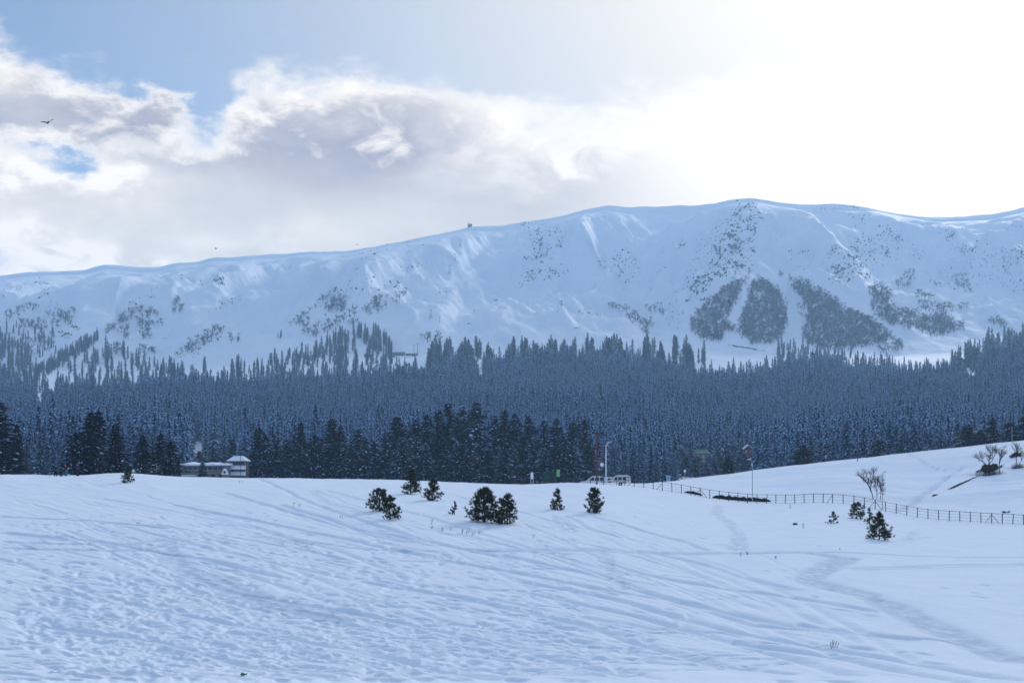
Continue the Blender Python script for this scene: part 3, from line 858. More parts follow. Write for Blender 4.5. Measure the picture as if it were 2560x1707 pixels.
def place_fir(px, py_top, D, wpx, mk, label, group, mirror=1):
    X, Y, z = gpos(px, D)
    h = (HZ - py_top) / F * D + CAMZ - z
    crown, trunk = NEARFIR[mk]
    baseR = [5.2, 4.4, 6.0, 4.8, 3.6, 5.4, 4.2, 3.6][mk]
    w = wpx / F * D / (2 * baseR) * 1.5
    e = empty('fir_tree', (X, Y, z), label, 'fir tree', group, tree_rng.uniform(0, 6.28), (w, w, h / 28.0))
    obj('trunk', trunk, e); obj('crown', crown, e)
    return e


for px, pt, D, w, mk, lb in MID:
    q_ = place_fir(px, pt, D, w, mk, lb, 'dark firs behind the snow crest')
    if px == 187: dead_top = q_
# lower firs that close the dark belt
BELT = [(625, 945, 13, 'lower fir filling the dark belt between the tower house and the snowy gap'), (968, 1240, 12, 'lower fir at the foot of the tall stand'), (1245, 1475, 9, 'lower fir in the belt between the tall stand and the red floodlight mast')]
for x0, x1, n_, lb in BELT:
    for q_ in range(n_):
        px = x0 + (x1 - x0) * (q_ + tree_rng.uniform(.2, .8)) / n_
        place_fir(px, tree_rng.uniform(1084, 1128), tree_rng.uniform(396, 424), tree_rng.uniform(44, 62), [3, 1, 0][q_ % 3], lb, 'lower firs of the dark belt')
# ---- the whole forest: candidate points
g = np.random.default_rng(21)
NC = 92000
uu = g.uniform(-0.46, 0.46, NC); dd = np.sqrt(g.uniform(432.0 ** 2, 2150.0 ** 2, NC))
fx = uu * dd; fz = zf(fx, dd); fpx = 1280 + uu * F; fpyb = HZ - (fz - CAMZ) / dd * F
yb = np.interp(fpx, [-400, 0, 150, 300, 450, 600, 800, 950, 1000, 1100, 1200, 1300, 1450, 1600, 1740, 1850, 1950, 2050, 2200, 2330, 2400, 2450, 2560, 3000],
               [1015, 1020, 1018, 1012, 1012, 1008, 1000, 985, 985, 968, 954, 944, 936, 938, 978, 985, 966, 952, 968, 978, 960, 938, 915, 915])
yb = yb + 14 * pn(fpx / 60, fpx * 0, 5) + 10 * pn(fpx / 17, fpx * 0, 6)
over = fpyb - yb
pk = np.where(over > 0, 1.0, np.where(over > -34, 0.10, 0.0))
clear = ((fpx > 466) & (fpx < 600) & (dd < 640)) | ((fpx > 478) & (fpx < 512) & (dd < 900)) | ((fpx > 1275) & (fpx < 1300) & (dd < 470)) | ((fpx > 905) & (fpx < 955) & (dd < 440))
clear |= in_poly(fpx, fpyb, [(1190, 880), (1206, 880), (1212, 990), (1196, 995)]) | in_poly(fpx, fpyb, [(2385, 915), (2440, 935), (2450, 985), (2430, 985), (2380, 945)])
clear |= in_poly(fpx, fpyb, [(80, 950), (100, 960), (110, 1060), (95, 1050)]) | ((fpx > 1690) & (fpx < 1895) & (dd < 618))
gapn = pn(fx / 90, dd / 90, 77)
pk = np.where((gapn > 0.46), pk * 0.15, pk)
keep = (g.uniform(0, 1, NC) < pk) & ~clear
fx, dd, fz, fpx, fpyb = (q[keep] for q in (fx, dd, fz, fpx, fpyb))
fh = g.triangular(0.40, 0.95, 1.22, len(fx)) * (1 + 0.55 * pn(fx / 95, dd / 95, 90)) * np.interp(dd, [430, 700, 1200, 1800], [0.56, 0.60, 0.70, 0.84])
# near ones inside the frame become single trees
infr = (fpx > -20) & (fpx < 2580)
order = np.argsort(np.where(infr, dd, 1e9))
ZT = [(60, 'beside the tall fir at the left picture edge'), (130, 'behind the dead bare trunk left of the skiers'), (210, 'straight behind the skiers on the crest'), (310, 'behind the dark clump right of the skiers'),
      (380, 'behind the low shed with the snowy roof'), (465, 'behind the pair of dark firs left of the hotel'), (620, 'behind the hotel and the tower house'), (700, 'just right of the tower house'),
      (780, 'behind the pointed dark fir right of the tower house'), (870, 'behind the broad pointed fir right of the tower house'), (960, 'near the gap showing snow at the forest foot'), (1060, 'above the pair of dark young pines near the crest'),
      (1150, 'above the thin pine sapling'), (1250, 'above the widest young pine'), (1330, 'left of the white notice board'), (1410, 'behind the dark green shed and green flag'), (1480, 'left of the red floodlight mast'),
      (1560, 'behind the parked cars'), (1640, 'right of the parked cars where the fence begins'), (1700, 'behind the light blue booth'), (1790, 'below the bright green roof'), (1900, 'below the red gabled house'),
      (2000, 'behind the hill crest right of the red gabled house'), (2100, 'on the hill skyline left of the tall brown pole'), (2200, 'on the hill skyline right of the tall brown pole'),
      (2330, 'behind the hill crest between brown pole and dark clump'), (2440, 'behind the left half of the dark clump on the hill'), (9999, 'behind the right half of the dark clump on the hill')]
ZONES = [(x, 'snow-dusted forest fir ' + w_) for x, w_ in ZT]
front = order[:180]
for i in front:
    lb = [l for x, l in ZONES if fpx[i] < x][0]
    mk = [6, 7, 6, 7, 6, 1][tree_rng.randrange(6)]
    crown, trunk = NEARFIR[mk]; s = float(fh[i]) * tree_rng.uniform(0.9, 1.1)
    e = empty('fir_tree', (fx[i], dd[i], fz[i]), lb, 'fir tree', 'firs along the front of the forest', tree_rng.uniform(0, 6.28), (s * 1.05, s * 1.05, s))
    obj('trunk', trunk, e); obj('crown', crown, e)
rest = order[180:]
o = scatter('forest', fx[rest], dd[rest], fz[rest] - 0.5, fh[rest], FARP, 5, g.uniform(0.95, 1.25, len(rest)))
o['kind'] = 'stuff'; o['label'] = 'snow-dusted conifer forest covering the lower mountain slope'

# ---- open treeline above the forest
LN = []
def ln(poly, n, hpx, clump=0.0, seed=0):
    gg = np.random.default_rng(seed); x, y = sample_poly(poly, int(n * (3 if clump else 1)), gg)
    if clump:
        m = pn(x / 24.0, y / 90.0 + seed, seed) > clump; x, y = x[m][:n], y[m][:n]
    LN.extend(zip(x, y, gg.uniform(0.7, 1.12, len(x)) * hpx))
ln([(85, 930), (165, 885), (240, 838), (250, 850), (180, 905), (110, 945)], 170, 26, 0, 1)
ln([(0, 850), (60, 870), (110, 960), (100, 990), (0, 1000)], 150, 36, 0, 2); ln([(0, 800), (130, 830), (150, 900), (0, 900)], 44, 26, 0, 3)
ln([(190, 900), (280, 870), (420, 930), (420, 985), (120, 985)], 130, 40, 0.0, 4)
ln([(420, 930), (640, 925), (640, 985), (420, 985)], 90, 42, 0.05, 5)
ln([(620, 930), (760, 880), (870, 840), (900, 860), (860, 940), (780, 960), (640, 965)], 190, 36, 0.0, 6)
ln([(880, 838), (930, 830), (985, 870), (980, 905), (930, 880), (900, 850)], 70, 34, 0.0, 7)
ln([(860, 880), (1040, 900), (1040, 960), (820, 960)], 40, 42, 0.1, 8)
ln([(1060, 895), (1090, 880), (1210, 890), (1215, 940), (1060, 945)], 120, 52, -0.02, 9)
ln([(1215, 905), (1300, 895), (1460, 885), (1735, 888), (1735, 940), (1215, 945)], 300, 54, 0.07, 10)
ln([(1940, 868), (2080, 880), (2160, 905), (2160, 935), (1940, 915)], 75, 34, 0.0, 11)
ln([(2370, 935), (2400, 900), (2470, 868), (2600, 850), (2600, 940), (2460, 935)], 190, 50, 0.0, 12)
ln([(1740, 900), (1760, 895), (1765, 925), (1745, 930)], 5, 44, 0, 13); ln([(850, 790), (900, 760), (905, 770), (860, 800)], 5, 14, 0, 14)
ln([(690, 842), (705, 840), (705, 850), (690, 850)], 3, 20, 0, 15)
lp = np.array(LN); lx, ly = at_far(lp[:, 0], lp[:, 1]); lz = zf(lx, ly)
lh = np.clip(lp[:, 2] * ly / F, 8, 36) / 28.0
m = lp[:, 0] > -1
o = scatter('treeline_forest', lx, ly, lz - 0.6, lh, LINEP, 6, np.full(len(lx), 1.0))
o['kind'] = 'stuff'; o['label'] = 'open stands of tall narrow conifers at the treeline'

# ---- leafless birch woods on the mountain face
def z8(pts): return [(1660 + x * 0.3827, 480 + y * 0.3827) for x, y in pts]
def z6(pts): return [(x * 0.3656, 600 + y * 0.3656) for x, y in pts]
def z7(pts): return [(800 + x * 0.3827, 480 + y * 0.3827) for x, y in pts]
BW = [(z8([(170, 870), (220, 780), (330, 690), (410, 620), (480, 590), (500, 640), (440, 760), (410, 850), (400, 900), (380, 970), (250, 960), (180, 920)]), 620),
      (z8([(600, 570), (650, 580), (740, 640), (790, 730), (800, 870), (770, 940), (720, 990), (560, 1000), (490, 900), (490, 850), (540, 740), (570, 670), (570, 620)]), 900),
      (z8([(890, 600), (960, 620), (1060, 680), (1200, 770), (1340, 830), (1420, 880), (1470, 930), (1470, 980), (1350, 1010), (1200, 1030), (1050, 1030), (930, 1000), (900, 930), (930, 850), (940, 760), (900, 680), (830, 620)]), 1400),
      (z8([(1340, 640), (1400, 610), (1450, 620), (1490, 700), (1430, 750), (1480, 750), (1600, 780), (1700, 820), (1830, 800), (1880, 840), (1900, 900), (1840, 940), (1700, 900), (1600, 890), (1480, 860), (1420, 830), (1360, 780)]), 560),
      (z8([(380, 640), (470, 600), (520, 560), (560, 540), (520, 640), (470, 700)]), 30), (z8([(400, 860), (480, 910), (470, 930), (410, 900)]), 25)]
LOOSE = [(z8([(1500, 600), (1560, 560), (1640, 570), (1600, 640), (1520, 640)]), 26), (z8([(1570, 530), (1640, 515), (1640, 550), (1570, 550)]), 9),
         (z8([(1620, 655), (1700, 660), (1770, 690), (1740, 710), (1640, 685)]), 20), (z8([(1650, 715), (1780, 740), (1900, 760), (1900, 800), (1780, 790), (1640, 780)]), 42),
         (z8([(1850, 570), (1960, 540), (2020, 590), (2010, 660), (1940, 630)]), 20), (z8([(2130, 830), (2250, 870), (2230, 890), (2130, 870)]), 16), (z8([(1740, 590), (1820, 620), (1810, 630), (1740, 600)]), 6),
         (z8([(1880, 820), (1960, 850), (1960, 920), (1900, 940)]), 16), (z8([(1450, 930), (1560, 990), (1560, 1040), (1400, 1070), (1400, 1030)]), 40), (z8([(1660, 900), (1800, 930), (1780, 960), (1670, 930)]), 16),
         (z8([(730, 530), (930, 590), (960, 610), (850, 640), (740, 560)]), 20), (z8([(840, 700), (940, 700), (900, 830), (870, 800)]), 12), (z8([(1750, 740), (1900, 720), (2030, 770), (1900, 780)]), 10),
         (z6([(130, 560), (210, 540), (330, 600), (320, 640), (260, 640), (200, 620), (140, 620)]), 34), (z6([(370, 480), (420, 485), (510, 560), (480, 585), (400, 540)]), 26), (z6([(310, 510), (350, 510), (410, 600), (350, 610)]), 12),
         (z6([(920, 550), (1030, 490), (1120, 520), (1110, 590), (1000, 610), (930, 620)]), 46), (z6([(950, 630), (1020, 620), (1030, 690), (970, 700)]), 16), (z6([(950, 740), (1020, 720), (1070, 790), (960, 810)]), 20),
         (z6([(1170, 420), (1220, 395), (1260, 440), (1230, 510), (1180, 510)]), 22), (z6([(800, 610), (880, 600), (880, 690), (810, 660)]), 14), (z6([(800, 730), (850, 720), (860, 790), (810, 780)]), 12),
         (z6([(690, 660), (760, 600), (880, 490), (990, 450), (960, 500), (880, 560), (760, 640)]), 44), (z6([(1280, 700), (1460, 600), (1540, 610), (1480, 660), (1290, 720)]), 26),
         (z6([(1200, 780), (1500, 640), (1540, 650), (1230, 800)]), 22), (z6([(1560, 650), (1660, 660), (1640, 720), (1560, 710)]), 9), (z6([(20, 520), (260, 430), (290, 460), (60, 560)]), 26),
         (z6([(80, 720), (380, 650), (380, 760), (240, 800), (90, 780)]), 46), (z6([(470, 460), (520, 480), (510, 510), (480, 500)]), 5), (z6([(1980, 590), (2100, 540), (2160, 590), (2080, 610)]), 16),
         (z6([(2060, 640), (2300, 540), (2352, 560), (2160, 670)]), 34), (z6([(2200, 440), (2352, 390), (2352, 500), (2230, 490)]), 24), (z6([(1990, 570), (2300, 340), (2310, 350), (2040, 580)]), 26),
         (z7([(0, 930), (140, 820), (400, 690), (600, 650), (560, 700), (380, 800), (120, 900)]), 70), (z7([(40, 740), (100, 700), (190, 710), (170, 790), (60, 790)]), 26),
         (z7([(1850, 740), (1980, 740), (2150, 840), (2200, 890), (2050, 870), (1990, 800)]), 60), (z7([(2120, 750), (2240, 740), (2250, 820), (2160, 800)]), 22), (z7([(640, 960), (800, 930), (790, 1000), (640, 1010)]), 14), (z7([(2100, 900), (2150, 880), (2140, 960), (2110, 940)]), 10)]
bx, by, bs = [], [], []
for i, (pl, n) in enumerate(BW):
    gg = np.random.default_rng(300 + i); x, y = sample_poly(pl, int(n * 2.4), gg); m = (pn(x / 7, y / 28, 300 + i) > -0.17) | (gg.uniform(0, 1, len(x)) < .12); x = x + gg.normal(0, 3.6, len(x)); y = y + gg.normal(0, 3.6, len(y))
    bx += list(x[m]); by += list(y[m]); bs += list(gg.uniform(0.55, 1.25, m.sum()))
X, Y = at_far(bx, by)
o = scatter('birch_wood', X, Y, zf(X, Y), np.array(bs) * 0.95, BIRCH, 7); o['kind'] = 'stuff'; o['label'] = 'leafless birch woods in heart-shaped patches on the mountain face'
bx, by, bs = [], [], []
for i, (pl, n) in enumerate(LOOSE):
    gg = np.random.default_rng(400 + i); x, y = sample_poly(pl, n, gg); bx += list(x); by += list(y); bs += list(gg.uniform(0.75, 1.5, n))
X, Y = at_far(bx, by); Z = zf(X, Y); bx = np.array(bx)
big = np.argsort(-np.array(bs))[:150]
BT = [(70, 'at the far left of the slope above the forest'), (150, 'in the loose clump above the leftmost treeline'), (270, 'on the snow left of the diagonal line of firs'), (345, 'above the top of the diagonal line of firs'),
      (420, 'in the clump right of the diagonal line of firs'), (500, 'on the rib right of the clump above the diagonal firs'), (600, 'on the streaked spur above the left treeline'), (760, 'in the hollow left of the long diagonal spur'),
      (880, 'on the lower end of the long diagonal spur'), (1060, 'on the upper end of the long diagonal spur'), (1300, 'near the bench huts and lift towers'), (1500, 'on the open face left of the heart-shaped wood'), (1640, 'on the low ridge left of the heart-shaped wood'),
      (1900, 'at the left lobe of the heart-shaped wood'), (2060, 'between the lobes of the heart-shaped wood'), (2200, 'just right of the heart-shaped wood'), (2290, 'above the right-hand birch wood'), (2390, 'at the right end of the right-hand birch wood'), (9999, 'alone on the snow near the right picture edge')]
BZ = [(x, 'leafless birch ' + w_) for x, w_ in BT]
for i in big:
    lb = [l for x, l in BZ if bx[i] < x][0]
    e = obj('birch_tree', BIRCH[int(i) % 3].data); e.location = (X[i], Y[i], Z[i]); e.rotation_euler = (0, 0, i * 1.7); e.scale = (bs[i] * 1.15,) * 3
    tag(e, lb, 'birch tree', 'scattered birches on the mountain')
sel = np.setdiff1d(np.arange(len(X)), big)
o = scatter('birch_scrub', X[sel], Y[sel], Z[sel], np.array(bs)[sel] * 1.1, BIRCH, 8); o['kind'] = 'stuff'; o['label'] = 'small leafless birches scattered over the snowy spurs'

# ---- rocks breaking through the snow on the steep ribs
RK = [(z7([(1330, 200), (1560, 200), (1600, 330), (1500, 420), (1400, 560), (1300, 640), (1340, 420)]), 150, 1.0), (z7([(1450, 500), (1620, 480), (1600, 560), (1480, 590)]), 40, .8), (z7([(1900, 400), (2060, 330), (2060, 450), (1930, 570)]), 70, .8),
      (z7([(1980, 560), (2080, 460), (2060, 560), (1990, 660)]), 25, .7), (z8([(480, 60), (620, 50), (620, 300), (560, 500), (420, 560), (260, 560), (330, 330), (420, 200)]), 330, 1.0), (z8([(150, 560), (340, 520), (240, 700), (160, 700)]), 80, .9),
      (z8([(1260, 300), (1430, 210), (1560, 260), (1560, 380), (1480, 470), (1300, 560), (1100, 590), (1100, 480)]), 330, .85), (z8([(1600, 330), (1700, 380), (1680, 420), (1600, 400)]), 20, .8), (z8([(900, 80), (1330, 90), (1360, 200), (1240, 180), (1000, 110)]), 70, .8),
      (z8([(1080, 400), (1180, 310), (1160, 330), (1090, 410)]), 18, .8), (z8([(1830, 250), (1950, 170), (1960, 240), (1850, 330)]), 40, .7), (z8([(1930, 370), (2030, 320), (2030, 400), (1960, 410)]), 36, .8), (z8([(2210, 430), (2330, 320), (2352, 420), (2240, 520)]), 60, .7),
      (z8([(1860, 570), (2050, 600), (2020, 670), (1900, 620)]), 40, .7), (z8([(50, 350), (120, 320), (130, 340), (60, 360)]), 10, .8), (z7([(100, 420), (460, 300), (700, 280), (640, 350), (280, 440)]), 50, .8), (z7([(550, 500), (680, 440), (690, 470), (560, 520)]), 16, .7),
      (z6([(250, 300), (340, 290), (330, 380), (260, 390)]), 26, .8), (z6([(0, 380), (300, 230), (320, 240), (20, 400)]), 26, .6), (z6([(1370, 300), (1430, 270), (1520, 230), (1500, 310), (1400, 320)]), 26, .8), (z6([(840, 470), (1200, 220), (1260, 230), (880, 480)]), 34, .6),
      (z6([(1200, 800), (1500, 600), (1540, 640), (1260, 820)]), 90, .7), (z6([(1380, 460), (1640, 380), (1660, 410), (1400, 500)]), 24, .7), (z6([(400, 620), (470, 640), (460, 690), (400, 660)]), 20, .8), (z6([(480, 570), (550, 620), (540, 640), (480, 600)]), 14, .8),
      (z7([(0, 720), (180, 560), (560, 580), (300, 740), (0, 900)]), 60, .7), (z7([(1500, 720), (1830, 740), (1840, 800), (1520, 800)]), 26, .8), (z7([(1820, 420), (1900, 500), (1860, 510), (1820, 450)]), 12, .8), (z7([(0, 380), (980, 230), (980, 235), (0, 390)]), 40, .6),
      (z8([(690, 220), (960, 560), (940, 560), (680, 240)]), 20, .6), (z6([(1080, 660), (1150, 640), (1130, 690)]), 8, .6)]
kx, ky, ks = [], [], []
for i, (pl, n, s) in enumerate(RK):
    gg = np.random.default_rng(500 + i); x, y = sample_poly(pl, int(n * 16), gg); q_ = (x + y) / 11.0; n = int(n * 4.0); m = np.argsort(-pn(q_ * 1.0, (x - y) / 34.0, 520 + i) + gg.normal(0, .08, len(x)))[:n]; x, y = x[m] + gg.normal(0, 6, n), y[m] + gg.normal(0, 4, n); kx += list(x); ky += list(y); ks += list(s * np.minimum(gg.lognormal(-0.35, 0.65, n), 2.8))
# flecks of rock on the steep flanks that the wind keeps bare
gg = np.random.default_rng(640); x = gg.uniform(-40, 2600, 26000); y = gg.uniform(500, 840, 26000); m = y > np.interp(x, rx, ry) + 14; x, y = x[m], y[m]
X, Y = at_far(x, y); sl = (zf(X + 14, Y) - zf(X - 14, Y)) / 28.0 + 0.5 * pn(X / 90, Y / 200, 66)
m = np.argsort(-(sl + gg.normal(0, .10, len(x))))[:1700]
kx += list(x[m]); ky += list(y[m]); ks += list(np.minimum(gg.lognormal(-.75, .55, len(m)), 1.6))
X, Y = at_far(kx, ky)
o = scatter('rock_outcrops', X, Y, zf(X, Y) - 0.6, np.array(ks) * 1.1, ROCKP, 9, np.random.default_rng(3).uniform(0.5, 1.3, len(X)), np.random.default_rng(4).uniform(-0.9, 0.3, len(X)))
o['kind'] = 'stuff'; o['label'] = 'dark rocks breaking through the snow on the mountain ribs'
# ------------------------------------------------------------------ shape helpers for built things
class MB:
    def __init__(s): s.p = []
    def add(s, V, Fa, mi=0): s.p.append((np.asarray(V, float), np.asarray(Fa), mi)); return s
    def box(s, c, size, rz=0.0, mi=0, taper=1.0):
        x, y, z = (q / 2 for q in size)
        V = np.array([(sx * x * (taper if sz > 0 else 1), sy * y * (taper if sz > 0 else 1), sz * z) for sz in (-1, 1) for sx, sy in ((-1, -1), (1, -1), (1, 1), (-1, 1))])
        cr, sr = math.cos(rz), math.sin(rz); V = np.stack([V[:, 0] * cr - V[:, 1] * sr, V[:, 0] * sr + V[:, 1] * cr, V[:, 2]], -1) + np.array(c)
        return s.add(V, [(3, 2, 1, 0), (4, 5, 6, 7), (0, 1, 5, 4), (1, 2, 6, 5), (2, 3, 7, 6), (3, 0, 4, 7)], mi)
    def tube(s, a, b, r0, r1=None, n=8, mi=0):
        V, Fa = cone_np(a, b, r0, r0 if r1 is None else r1, n); s.add(V, Fa, mi)
        return s.add(V[n:], [list(range(n))], mi).add(V[:n], [list(range(n))[::-1]], mi)
    def path(s, pts, r, n=6, mi=0):
        for a, b in zip(pts[:-1], pts[1:]): s.tube(a, b, r, r, n, mi)
        return s
    def prism(s, prof, y0, y1, mi=0):
        """profile in x,z pushed along y"""
        n = len(prof); V = [(x, y0, z) for x, z in prof] + [(x, y1, z) for x, z in prof]
        s.add(V, [(i, (i + 1) % n, (i + 1) % n + n, i + n) for i in range(n)], mi)
        return s.add(V, [list(range(n))[::-1]], mi).add(V, [list(range(n, 2 * n))], mi)
    def ball(s, c, r, n=10, m=6, mi=0):
        r = np.array(r if hasattr(r, '__len__') else (r,) * 3)
        V = [(math.sin(math.pi * j / m) * math.cos(2 * math.pi * i / n), math.sin(math.pi * j / m) * math.sin(2 * math.pi * i / n), math.cos(math.pi * j / m)) for j in range(m + 1) for i in range(n)]
        return s.add(np.array(V) * r + np.array(c), [(j * n + i, (j + 1) * n + i, (j + 1) * n + (i + 1) % n, j * n + (i + 1) % n) for j in range(m) for i in range(n)], mi)
    def mesh(s, name, mats, smooth=False):
        V, Fl, mi = join(s.p); return mesh_np(name, V, Fl, mats if isinstance(mats, (list, tuple)) else [mats], mi, smooth)
    def build(s, name, mats, parent=None, smooth=False, loc=None): return obj(name, s.mesh(name, mats, smooth), parent, loc)


M_METAL = mat('dark_painted_metal', (0.018, 0.022, 0.03), 0.5, 0.2, 6, spec=0.4)
M_GALV = mat('galvanised_steel', (0.36, 0.38, 0.41), 0.5, 0.12, 6, metal=0.3)
M_WHITEP = mat('white_paint', (0.80, 0.81, 0.82), 0.45, 0.05, 4)
M_REDP = mat('red_brown_paint', (0.16, 0.035, 0.03), 0.55, 0.25, 5)
M_WALL = mat('hotel_plaster', (0.20, 0.165, 0.155), 0.85, 0.15, 1.2)
M_BAND = mat('concrete_band', (0.30, 0.275, 0.26), 0.85, 0.1, 2)
M_WOODW = mat('brown_boarding', (0.13, 0.085, 0.07), 0.8, 0.2, 3)
M_GLASS = mat('window_glass', (0.012, 0.016, 0.025), 0.15, spec=0.5)
M_GREENR = mat('green_sheet_roof', (0.04, 0.16, 0.09), 0.5, 0.15, 2)
M_TEALR = mat('teal_sheet_roof', (0.03, 0.16, 0.15), 0.5, 0.15, 0.5)
M_PINK = mat('pink_plaster', (0.30, 0.16, 0.17), 0.85, 0.12, 1)
M_RED = mat('red_boarding', (0.20, 0.05, 0.055), 0.8, 0.2, 2)
M_CARW = mat('white_car_paint', (0.74, 0.75, 0.76), 0.3, spec=0.5)
M_TYRE = mat('black_rubber', (0.015, 0.015, 0.017), 0.8)
M_ORANGE = mat('orange_trim', (0.62, 0.16, 0.05), 0.5)
M_TAIL = mat('red_lens', (0.4, 0.02, 0.03), 0.3)
M_FLAG = mat('green_flag', (0.20, 0.52, 0.20), 0.8, 0.1, 3)
M_DGREEN = mat('dark_green_boards', (0.02, 0.075, 0.065), 0.7, 0.2, 3)
M_LBLUE = mat('light_blue_sheet', (0.30, 0.50, 0.58), 0.6, 0.1, 3)
M_BIRD = mat('dark_feathers', (0.012, 0.010, 0.012), 0.9)
M_HEDGE = mat('hedge_leaves', (0.022, 0.036, 0.022), 0.85, 0.4, 3)
M_STRAW = mat('dry_stalk', (0.10, 0.075, 0.055), 0.9, 0.2, 8)
M_ROOFS = mat('roof_snow', (0.76, 0.82, 0.90), 0.8, 0.03, 1.0, spec=0.0)
M_SIGN = mat('pink_white_sign', (0.62, 0.42, 0.45), 0.6)


def gz(px, D):
    X = (px - 1280) / F * D; return X, D, float(zn(X, D))


# ------------------------------------------------------------------ young pines on the snowfield
def young_pine(seed, h, w, tufts, lean=0.0, low=0.015, pe=0.85, up=0.5, tl=0.30):
    """short trunk, whorls of up-swept branches, every twig end a tuft of long needles"""
    g = np.random.default_rng(seed); wood = []; P = []; Dr = []
    V, Fa = cone_np((0, 0, -0.25), (lean * h * 0.5, 0, h * 0.92), 0.035 * h * 0.5 + 0.02, 0.012, 6); wood.append((V, Fa, 0))
    nb = max(int(tufts / 6), 8)
    for i in range(nb):
        t = (i + g.uniform(0, 1)) / nb; z = h * (low + (0.90 - low) * t ** 1.15)
        prof = (1 - t) ** pe * min(1.0, 0.80 + 2.0 * t)
        L = w / 2 * prof * g.uniform(0.65, 1.2) + 0.05
        ph = g.uniform(0, 2 * math.pi); base = np.array([lean * z * 0.5, 0, z])
        d = np.array([math.cos(ph), math.sin(ph), g.uniform(-0.08, 0.22) + up * t * 0.7]); d /= np.linalg.norm(d)
        tip = base + d * L + np.array([0, 0, 0.12 * L])
        V, Fa = cone_np(base, tip, 0.012 + 0.006 * L, 0.005, 3); wood.append((V, Fa, 0))
        for k_ in range(6):
            s = g.uniform(0.35, 1.05); q = base + (tip - base) * s
            side = np.array([-d[1], d[0], 0]) * g.normal(0, 0.30) * L * (1.1 - 0.5 * s) + np.array([0, 0, g.uniform(-0.16, 0.14)]) * L
            P.append(q + side); dr = d * 0.7 + side * 0.6 / (L + .05) + np.array([0, 0, 0.75]); Dr.append(dr / np.linalg.norm(dr))
    P.append(np.array([lean * h * .5, 0, h * 0.95])); Dr.append(np.array([0, 0, 1.0]))
    P = np.array(P); Dr = np.array(Dr); m = 13
    C = np.repeat(P, m, 0); D0 = np.repeat(Dr, m, 0)
    nd = D0 + g.normal(0, 0.55, D0.shape); nd /= np.linalg.norm(nd, axis=1)[:, None]
    ln_ = tl * g.uniform(0.6, 1.1, len(C))[:, None]
    sd_ = np.cross(nd, g.normal(0, 1, D0.shape)); sd_ /= np.linalg.norm(sd_, axis=1)[:, None]
    C = C - D0 * tl * 0.5
    V = np.stack([C - sd_ * 0.028, C + sd_ * 0.028, C + nd * ln_], 1).reshape(-1, 3)
    Vw, Fw, mw = join(wood)
    return mesh_np('pine_needles', V, np.arange(len(V)).reshape(-1, 3), [M_FIR2], smooth=False), mesh_np('pine_wood', Vw, Fw, [M_BARK], mw)


PINES = [  # column, base row, tip row, width, tufts, seed, label
    (948, 1278, 1218, 72, 300, 1, 'young green pine behind and touching the low forked pine on the snowfield'),
    (976, 1298, 1236, 62, 210, 2, 'low forked young pine in front of a fuller one on the snowfield'),
    (1027, 1235, 1172, 52, 330, 3, 'taller dark young pine of the pair near the crest'),
    (1082, 1251, 1196, 46, 300, 4, 'shorter dark young pine of the pair near the crest'),
    (1136, 1286, 1252, 24, 26, 5, 'thin pine sapling alone left of the widest young pine'),
    (1212, 1305, 1216, 88, 560, 6, 'widest and fullest young pine on the snowfield'),
    (1268, 1311, 1232, 62, 300, 7, 'airy young pine touching the right side of the widest one'),
    (1393, 1274, 1219, 34, 170, 8, 'narrow young pine standing alone below the green flag'),
    (1487, 1282, 1217, 44, 330, 9, 'columnar dense young pine standing alone below the parked cars'),
    (2083, 1308, 1277, 32, 90, 10, 'smallest round young pine on the snow before the fence'),
    (2142, 1296, 1255, 48, 260, 11, 'round bushy young pine right against the fence'),
    (2174, 1309, 1268, 26, 90, 12, 'slim young pine behind the pointed one at the fence'),
    (2198, 1349, 1276, 72, 330, 13, 'pointed young pine with wide lower branches before the fence'),
    (320, 1207, 1164, 30, 220, 14, 'yellowish small pine on the crest right of the skiers'),
]
for px, pb, pt, w, nt_, sd_, lb in PINES:
    X, Y = at_near(px, pb, 60, 205); z = float(zn(X, Y))
    h = (pb - pt) / F * Y * 1.04; wm = w / F * Y
    e = empty('young_pine', (X, Y, z), lb, 'pine tree', 'young pines on the snowfield', sd_ * 1.3)
    pe_ = {9: 0.34, 6: 0.48, 3: 0.5, 4: 0.5, 7: 0.42, 8: 0.5, 11: 0.36, 13: 0.85, 14: 0.5}.get(sd_, 0.62)
    nd_, wd_ = young_pine(sd_, h, wm * 1.12, nt_, 0.12 if sd_ == 2 else 0.0, pe=pe_, tl=min(0.34, 0.09 * h + 0.06))
    obj('trunk', wd_, e); obj('crown', nd_, e)

